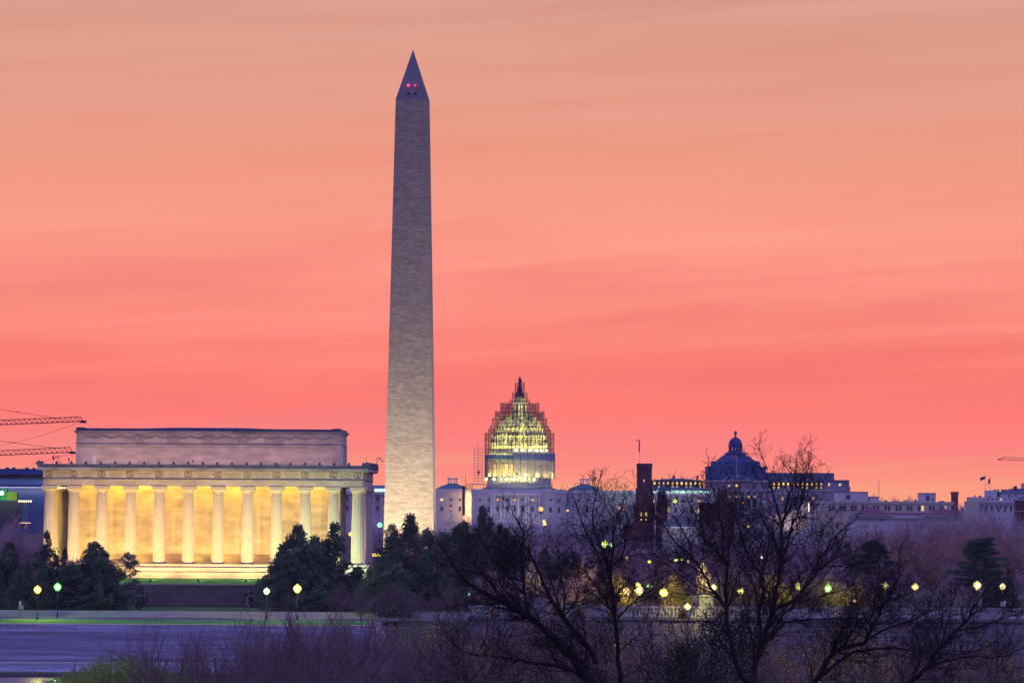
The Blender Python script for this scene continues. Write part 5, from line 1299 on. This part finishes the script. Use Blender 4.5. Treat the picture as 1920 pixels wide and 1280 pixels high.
for ti, (label, limbs) in enumerate(TREES.items()):
    Dt = D0 + (ti-2.5)*9
    x0_, y0_ = limbs[0][0][0]
    base = at(x0_, y0_, Dt); gz = ground_z(Dt)
    o = thing('foreground_tree', label, 'tree', (base.x, Dt, gz)); off = Vector((base.x, Dt, gz))
    T, Bm, Cm = MB(), MB(), MB()
    for li, (poly, w0_, w1_) in enumerate(limbs):
        yo = 0.0 if li == 0 else RB_.uniform(-1, 1)
        ph = RB_.random()*6; n = len(poly); pts = []
        slope = RB_.uniform(-2.2, 2.2)
        for i, (px, py) in enumerate(poly):
            Y = Dt + slope*(i/(n-1)) + 0.25*sin(ph+i*1.1)
            if li > 0 and i == 0: Y = Dt
            pts.append(at(px, py, Y) - off)
        # smooth the polyline
        sm_ = []
        for i in range(n-1):
            p0, p1, p2, p3 = pts[max(i-1,0)], pts[i], pts[i+1], pts[min(i+2,n-1)]
            for q in range(4):
                t = q/4; sm_.append(0.5*((2*p1)+(p2-p0)*t+(2*p0-5*p1+4*p2-p3)*t*t+(3*p1-p0-3*p2+p3)*t*t*t) + Vector((RB_.gauss(0,.015), RB_.gauss(0,.02), RB_.gauss(0,.015))))
        sm_.append(pts[-1]); m = len(sm_)
        rad = [(w0_+(w1_-w0_)*(i/(m-1))**0.8)/2/S0 for i in range(m)]
        if li == 0:
            foot = Vector((0.0+RB_.uniform(-.5,.5), 0, -0.2)); s0_ = sm_[0]
            low = [foot, foot.lerp(s0_, 0.35)+Vector((0.2,0,0)), foot.lerp(s0_, 0.7)+Vector((0.1,0,0))]
            T.tube(low+sm_, [rad[0]*2.0, rad[0]*1.6, rad[0]*1.2]+rad, 10)
        else: (Bm).tube(sm_, rad, 7)
        # middle sized boughs, each with its own twigs
        n2 = max(2, int(m/7))
        for j in range(n2):
            i = int((0.08+0.66*(j+RB_.random())/n2)*(m-1)); f_ = i/(m-1)
            d_ = rot_about((sm_[i+1]-sm_[i]).normalized(), radians(RB_.uniform(28, 60)), RB_.random()*6.28); d_.y *= 0.5; d_.z += 0.18; d_.normalize()
            L2 = RB_.uniform(1.4, 3.0)*(1.1-0.85*f_); r2 = max(0.012, min(0.045, rad[i]*0.5)); q = sm_[i].copy(); bp = [q.copy()]
            for s_ in range(7):
                d_ = (d_ + Vector((RB_.gauss(0,.11), RB_.gauss(0,.08), RB_.gauss(0.05,.10)))).normalized(); q = q + d_*(L2/7); bp.append(q.copy())
                twigs(Cm, q.copy(), rot_about(d_, radians(RB_.uniform(25,55)), RB_.random()*6.28), RB_.uniform(0.5,1.3)*(1.1-0.08*s_), max(0.007, r2*0.4), 1)
            Bm.tube(bp, [r2*(1-0.72*k/7) for k in range(8)], 5)
        # side branches along the limb
        length = sum((sm_[i+1]-sm_[i]).length for i in range(m-1)); acc = 0; nxt = 0.3; az = RB_.random()*6
        for i in range(m-1):
            seg = sm_[i+1]-sm_[i]; acc += seg.length
            while acc > nxt:
                f_ = i/(m-1); az += 2.2+RB_.uniform(-.5,.5)
                L = RB_.uniform(0.5, 1.8)*(1.25-0.98*f_)
                d_ = rot_about(seg.normalized(), radians(RB_.uniform(28, 62)), az); d_.y *= 0.7; d_.z += 0.12; d_.normalize()
                twigs(Cm, sm_[i].copy(), d_, L, max(0.008, min(0.02, rad[i]*0.45)), 0 if L > 0.8 else 1)
                nxt += RB_.uniform(0.16, 0.38)
        twigs(Cm, sm_[-1].copy(), (sm_[-1]-sm_[-2]).normalized(), 0.35, rad[-1]*0.8, 2)
    T.build('trunk', M['bark_near'], o, smooth=True); Bm.build('limbs', M['bark_near'], o, smooth=True); Cm.build('crown', M['bark_near'], o)
# ivy leaves climbing two of the trunks
for (px0, py0, px1, py1, lb) in ((1395, 1150, 1400, 1285, 'dark ivy climbing the central foreground trunk'), (1345, 1165, 1335, 1285, 'dark ivy tangle left of the central trunk'), (1280, 1215, 1275, 1290, 'low clump of dark ivy in the branches')):
    L_ = MB(); R2 = random.Random(px0)
    a_, b_ = at(px0, py0, 296), at(px1, py1, 296)
    for k in range(1500):
        c = a_.lerp(b_, R2.random()) + Vector((R2.gauss(0,.28), R2.gauss(0,.3), R2.gauss(0,.2)))
        n_ = Vector((R2.gauss(0,1), R2.gauss(0,1), R2.gauss(0,1))).normalized(); u_ = n_.orthogonal().normalized(); s = R2.uniform(0.025, 0.06)
        L_.quad(c-u_*s, c+n_*s, c+u_*s, c-n_*s*.5)
    tag(L_.build('ivy', M['shrub']), lb, 'ivy')
# ------------------------------------------------------------------ lamps
def lantern(col):
    m = bpy.data.materials.new('frosted_lantern'); m.use_nodes = True; n = m.node_tree.nodes; n.clear(); l = m.node_tree.links
    e = n.new('ShaderNodeEmission'); e.inputs[0].default_value = (*col, 1); e.inputs[1].default_value = 2.1
    t = n.new('ShaderNodeBsdfTransparent'); x = n.new('ShaderNodeMixShader'); x.inputs[0].default_value = 0.7; o = n.new('ShaderNodeOutputMaterial')
    l.new(t.outputs[0], x.inputs[1]); l.new(e.outputs[0], x.inputs[2]); l.new(x.outputs[0], o.inputs[0]); return m
def lamp(px, py, D, col, k, label, r=0.36, pw=400, base=None, double=False, group=None):
    r *= 1.35 if pw == 0 else 1.55; pw *= 1.7
    g = ground_z(D) if base is None else base
    p = at(px, py, D); h = p.z-g
    o = thing('street_lamp', label, 'street lamp', (p.x, D, g), 0, group)
    b = MB(); b.tube([Vector((0,0,0)), Vector((0,0,0.9)), Vector((0,0,1.0)), Vector((0,0,h-r*1.1))], [0.16,0.13,0.07,0.05], 8); b.lathe([(0.24,0),(0.24,0.25),(0.15,0.35)], 8)
    b.lathe([(0.05, h-r*1.5), (r*0.55, h-r*1.05), (r*0.5, h-r*0.85)], 8)
    b.build('post', M['post'], o)
    b = MB(); b.lathe([(r*0.45, h-r*0.85), (r*0.85, h-r*0.35), (r, h+r*0.1), (r*0.75, h+r*0.6), (r*0.3, h+r*0.9), (0.05, h+r*1.15)], 12)
    b.build('globe', lantern(col), o, smooth=True)
    if pw: b = MB(); b.ball((0, 0, h), r*0.5, 10, 8); b.build('bulb', glow('bulb_glow', (1.0, 0.88, 0.45) if col[0] > 0.6 else (0.7, 1.0, 0.6), 7), o, smooth=True)
    if pw: light('POINT', (0, -r*1.6, h), col, pw, o, size=r*0.5)
    return o
Y_ = (1.0, 0.72, 0.16); O_ = (1.0, 0.55, 0.14); G1 = (0.25, 1.0, 0.22); YG = (0.75, 1.0, 0.18); W_ = (1.0, 0.86, 0.5)
zr = z_road2-0.1
lamp(70.5, 1105, 1475, (1.0,0.78,0.12), 9, 'yellow lit street lamp on a tall black post at the lower left', 0.42, 700, z_steptop)
lamp(108, 1100, 1492, G1, 9, 'green lit street lamp next to the yellow one at the left', 0.42, 700, z_road2-.2)
lamp(500, 1108, 1489, (0.85,1.0,0.5), 8, 'pale green white lamp before the retaining wall', 0.36, 500, z_road2-.2)
lamp(557.5, 1103, 1490, (0.95,0.95,0.15), 10, 'bright yellow lamp under the evergreen pair', 0.46, 900, z_road2-.2)
lamp(1133.5, 1020, 1900, YG, 9, 'high yellow green lamp behind the upper left branches', 0.52, 1500)
lamp(1146, 1021, 1950, (0.3,1.0,0.5), 6, 'tiny green lamp just right of the high yellow green one', 0.28, 200)
pz = PZ
lamp(1175.5, 1108, 1452, (1.0,0.70,0.2), 9, 'orange yellow lamp, left one of the brightest cluster', 0.42, 900, pz)
lamp(1198, 1106.5, 1455, (1.0,0.68,0.2), 10, 'largest orange lamp of the bright cluster on the plaza', 0.50, 1400, pz)
lamp(1196, 1096.5, 1485, Y_, 8, 'small yellow lamp just above the largest orange one', 0.30, 500, pz)
lamp(1216, 1098.5, 1500, (0.5,1.0,0.3), 6, 'small green lamp right of the bright cluster', 0.24, 150, pz)
lamp(1221, 1098.5, 1503, (0.5,1.0,0.3), 6, 'second small green lamp right of the bright cluster', 0.2, 100, pz)
lamp(1244.5, 1110.5, 1450, (1.0,0.95,0.12), 10, 'lemon yellow plaza lamp between cluster and bronze rider', 0.46, 1300, pz)
lamp(1338, 1101, 1458, (0.9,0.95,0.2), 7, 'half hidden yellow lamp under the right bronze rider', 0.32, 900, pz)
lamp(1389, 1108, 1450, (1.0,0.9,0.15), 8, 'yellow lamp behind the central trunks', 0.34, 900, pz)
lamp(1289, 1137, 1428.8, (1.0,0.85,0.2), 7, 'low yellow lamp in front of the balustrade', 0.36, 500, 2.2)
lamp(1497, 1099, 1450, (1.0,0.85,0.12), 9, 'yellow lamp left of the green plaza lamp', 0.36, 900, pz)
lamp(1552.5, 1103, 1450, (0.4,1.0,0.15), 9, 'green plaza lamp in the middle of the right half', 0.40, 900, pz)
lamp(1659, 1098, 1450, (1.0,0.82,0.25), 9, 'warm plaza lamp, first right of the green one', 0.40, 900, pz)
lamp(1716, 1100, 1450, (1.0,0.82,0.2), 9, 'warm plaza lamp, second right of the green one', 0.38, 900, pz)
lamp(1832, 1097, 1450, (1.0,0.80,0.22), 10, 'bright plaza lamp under the big pine', 0.44, 1000, pz)
lamp(1880, 1099, 1455, (1.0,0.68,0.35), 8, 'orange lamp nearest the right edge', 0.34, 600, pz)
lamp(1157, 1208, 1405, (0.95,0.9,0.1), 6, 'low yellow lamp near the water behind branches', 0.28, 300, 0.5)
lamp(1603, 1126, 1440, O_, 5, 'dim orange lamp over the balustrade', 0.18, 120, pz)
for (px, py, D, c, r, lb) in ((1174.5, 1045.5, 2100, O_, 0.34, 'orange light among the far trees below the castle'), (1217.5, 1053, 2000, (0.8,0.9,0.1), 0.28, 'small olive light among the far trees'),
    (1268, 1050, 1800, YG, 0.28, 'small yellow green light left of the right bronze rider'), (1279, 1047.5, 1820, (0.8,1.0,0.3), 0.26, 'small pale green light left of the right bronze rider, upper one'), (1290, 1052, 1800, W_, 0.22, 'small white light left of the right bronze rider'),
    (712, 984, 2500, (0.2,1.0,0.4), 0.55, 'green light in the gap left of the obelisk'), (657, 1001, 2300, O_, 0.4, 'orange light in the gap by the corner column'),
    (1020, 977, 3300, O_, 0.45, 'small orange light in the trees under the dome, left'), (1022, 982, 3300, O_, 0.45, 'small orange light in the trees under the dome, lower'), (1014, 954, 3800, (1.0,0.55,0.12), 0.8, 'large amber lamp in front of the capitol portico'),
    (1064, 957, 3700, (1.0,0.6,0.15), 0.4, 'amber lamp right of the capitol portico'), (1020.5, 982.5, 3000, O_, 0.4, 'orange light deep in the trees'),
    (873, 977.5, 3500, (1.0,0.7,0.2), 0.6, 'orange lamp at the foot of the hoist tower'), (1265, 939, 4700, YG, 0.9, 'yellow green lamp right of the red turret'),
    (1404, 986, 2800, O_, 0.35, 'orange light below the library'), (1429, 1044, 1700, W_, 0.2, 'pale light behind the central trunks'), (1356, 1048.5, 2000, (1.0,0.05,0.1), 0.25, 'small red light behind the central trunks'),
    (821, 1118, 1560, YG, 0.25, 'small yellow green light under the dark evergreens'), (880, 1113.5, 1500, (0.2,1.0,0.4), 0.15, 'tiny green light under the dark evergreens')):
    lamp(px, py, D, c, 6, lb, r, 0)
for k, (px) in enumerate((699, 704, 708.5, 713)):
    lamp(px, 1040, 2600, (1.0,0.85,0.1), 5, 'yellow lamp in the short row right of the corner column, %s' % ('first', 'second', 'third', 'last')[k], 0.34, 0, group='row of yellow lamps')
flagpole('flagpole', 'flagpole with a pale pink flag at the left foot of the obelisk', 716, 1013, 1050, 2800, -8, 9, 'flag', 3, 1, 0.12)
# ------------------------------------------------------------------ signs
def sign(px, py0, py1, D, base, w, h, label, small=None):
    p = at(px, py0, D); o = thing('road_sign', label, 'road sign', (p.x, D, base)); z1 = p.z-base
    b = MB(); b.bar((0,0,0), (0,0,z1), 0.05, 6); b.build('post', M['post'], o)
    b = MB(); b.box(-w/2, w/2, -0.1, -0.05, z1-h, z1); b.build('face', M['sign'], o)
    if small: b = MB(); b.box(w/2-0.12, w/2+0.35, -0.1, -0.05, z1-h*1.85, z1-h*0.95); b.build('lower_face', M['signy'], o); b = MB(); b.box(-w/2, w/2-0.2, -0.1, -0.05, z1-h*1.9, z1-h*1.05); b.build('lower_plate', M['sign'], o)
sign(38, 1126, 1157, 1492, z_road2-.2, 0.42, 0.75, 'white sign with a small yellow plate on a thin post at the lower left', True)
sign(1881, 1125.5, 1140, 1436, pz, 0.85, 0.9, 'square white sign above the balustrade at the right edge')
# ------------------------------------------------------------------ bronze riders at the plaza
def skin_fig(name, nodes, edges, mt, parent, sub=2):
    me = bpy.data.meshes.new(name); me.from_pydata([n[0] for n in nodes], edges, []); me.materials.append(mt)
    o = bpy.data.objects.new(name, me); COL.objects.link(o); o.parent = parent
    md = o.modifiers.new('skin', 'SKIN'); md.use_smooth_shade = True
    for i, n in enumerate(nodes):
        r = n[1]; me.skin_vertices[0].data[i].radius = (r, r) if not isinstance(r, tuple) else r
    me.skin_vertices[0].data[0].use_root = True
    s = o.modifiers.new('sub', 'SUBSURF'); s.levels = sub; s.render_levels = sub
    return o
def rider(px, ytop, D, base, rz, label, k=1.0):
    p = at(px, ytop, D); H = 6.1*k; pedz = p.z - H - base
    o = thing('equestrian_statue', label, 'statue', (p.x, D, base), rz)
    b = MB(); b.box(-2.5*k, 2.5*k, -1.2*k, 1.2*k, 0, pedz-0.35); b.box(-2.8*k, 2.8*k, -1.45*k, 1.45*k, pedz-0.35, pedz); b.box(-3*k, 3*k, -1.7*k, 1.7*k, 0, 0.6); b.build('pedestal', M['embank'], o)
    V = lambda x, y, z: (x*k, y*k, pedz+z*k)
    h = [(V(-0.9,0,2.75), .80*k), (V(0,0,2.65), .72*k), (V(0.95,0,2.8), .74*k), (V(1.45,0,3.4), .45*k), (V(1.85,0,4.1), .34*k), (V(2.1,0,4.45), .28*k), (V(2.55,0,4.1), .20*k), (V(2.8,0,3.85), .15*k)]
    e = [(0,1),(1,2),(2,3),(3,4),(4,5),(5,6),(6,7)]
    def leg(at_i, pts):
        j = at_i
        for q, r in pts: h.append((V(*q), r*k)); e.append((j, len(h)-1)); j = len(h)-1
    leg(0, [((-1.15,0.42,2.2),.42),((-1.0,0.45,1.5),.24),((-1.4,0.45,0.9),.17),((-1.3,0.45,0.15),.15),((-1.1,0.45,0.08),.17)])
    leg(0, [((-1.1,-0.42,2.2),.42),((-0.7,-0.45,1.5),.24),((-1.0,-0.45,0.9),.17),((-0.8,-0.45,0.15),.15),((-0.6,-0.45,0.08),.17)])
    leg(2, [((1.1,0.40,2.1),.32),((1.2,0.42,1.3),.20),((1.15,0.42,0.7),.14),((1.15,0.42,0.1),.15)])
    leg(2, [((1.2,-0.40,2.1),.32),((1.75,-0.42,1.6),.20),((1.6,-0.42,1.0),.14),((1.45,-0.42,0.7),.14)])
    leg(0, [((-1.7,0,2.9),.22),((-2.0,0,2.2),.22),((-2.05,0,1.2),.12)])
    skin_fig('horse', h, e, M['gold'], o)
    r_ = [(V(0.05,0,3.35), .40*k), (V(0.05,0,3.95), .42*k), (V(0.1,0,4.55), .48*k), (V(0.1,0,4.95), .20*k), (V(0.12,0,5.3), .28*k), (V(0.14,0,5.62), .24*k)]
    e2 = [(0,1),(1,2),(2,3),(3,4),(4,5)]
    def limb(j, pts):
        for q, r in pts: r_.append((V(*q), r*k)); e2.append((j, len(r_)-1)); j = len(r_)-1
    for s_ in (-1, 1):
        limb(0, [((0.35,0.62*s_,3.1),.27),((0.75,0.85*s_,2.6),.20),((0.5,0.85*s_,1.9),.15),((0.7,0.85*s_,1.75),.13)])
        limb(2, [((0.1,0.58*s_,4.55),.20),((0.3,0.72*s_,4.0),.16),((0.8,0.45*s_,3.8),.12)])
    skin_fig('rider', r_, e2, M['gold'], o)
    f_ = [(V(-0.2,-1.0,2.2), .36*k), (V(-0.2,-1.0,2.9), .42*k), (V(-0.2,-1.0,3.25), .16*k), (V(-0.2,-1.0,3.55), .24*k), (V(-0.2,-1.0,1.4), .34*k), (V(-0.25,-1.05,0.1), .34*k), (V(0.1,-1.3,2.8), .15*k), (V(0.5,-1.2,2.5), .12*k), (V(-0.5,-0.75,2.9), .15*k), (V(-0.5,-0.6,2.4), .12*k)]
    skin_fig('standing_figure', f_, [(0,1),(1,2),(2,3),(0,4),(4,5),(1,6),(6,7),(1,8),(8,9)], M['gold'], o)
    light('SPOT', (-3, -7, pedz-1.0), (1.0,0.86,0.62), 700, o, target=(0,0,pedz+3), size=0.3, spot=radians(70))
    light('SPOT', (2, 7, pedz-1.0), (1.0,0.9,0.65), 300, o, target=(0,0,pedz+3), size=0.3, spot=radians(70))
    return o
rider(998, 1044, 1440, 9.0 if False else PZ-2.0, radians(112), 'gilded horse and rider statue seen from behind, the left one')
rider(1318, 1045, 1462, PZ, radians(104), 'gilded horse and rider statue seen from behind, the right one')
# ------------------------------------------------------------------ the morning air
hb = MB(); hb.box(-5400, 5400, -600, 7200, -4, 240)
hz = hb.build('haze', None)
hm = bpy.data.materials.new('haze_air'); hm.use_nodes = True; n = hm.node_tree.nodes; n.clear()
pv = n.new('ShaderNodeVolumePrincipled'); pv.inputs['Density'].default_value = HZD; pv.inputs['Color'].default_value = (0.80, 0.78, 0.86, 1); pv.inputs['Anisotropy'].default_value = 0.0
oo = n.new('ShaderNodeOutputMaterial'); hm.node_tree.links.new(pv.outputs[0], oo.inputs['Volume'])
hz.data.materials.append(hm); tag(hz, kind='stuff')
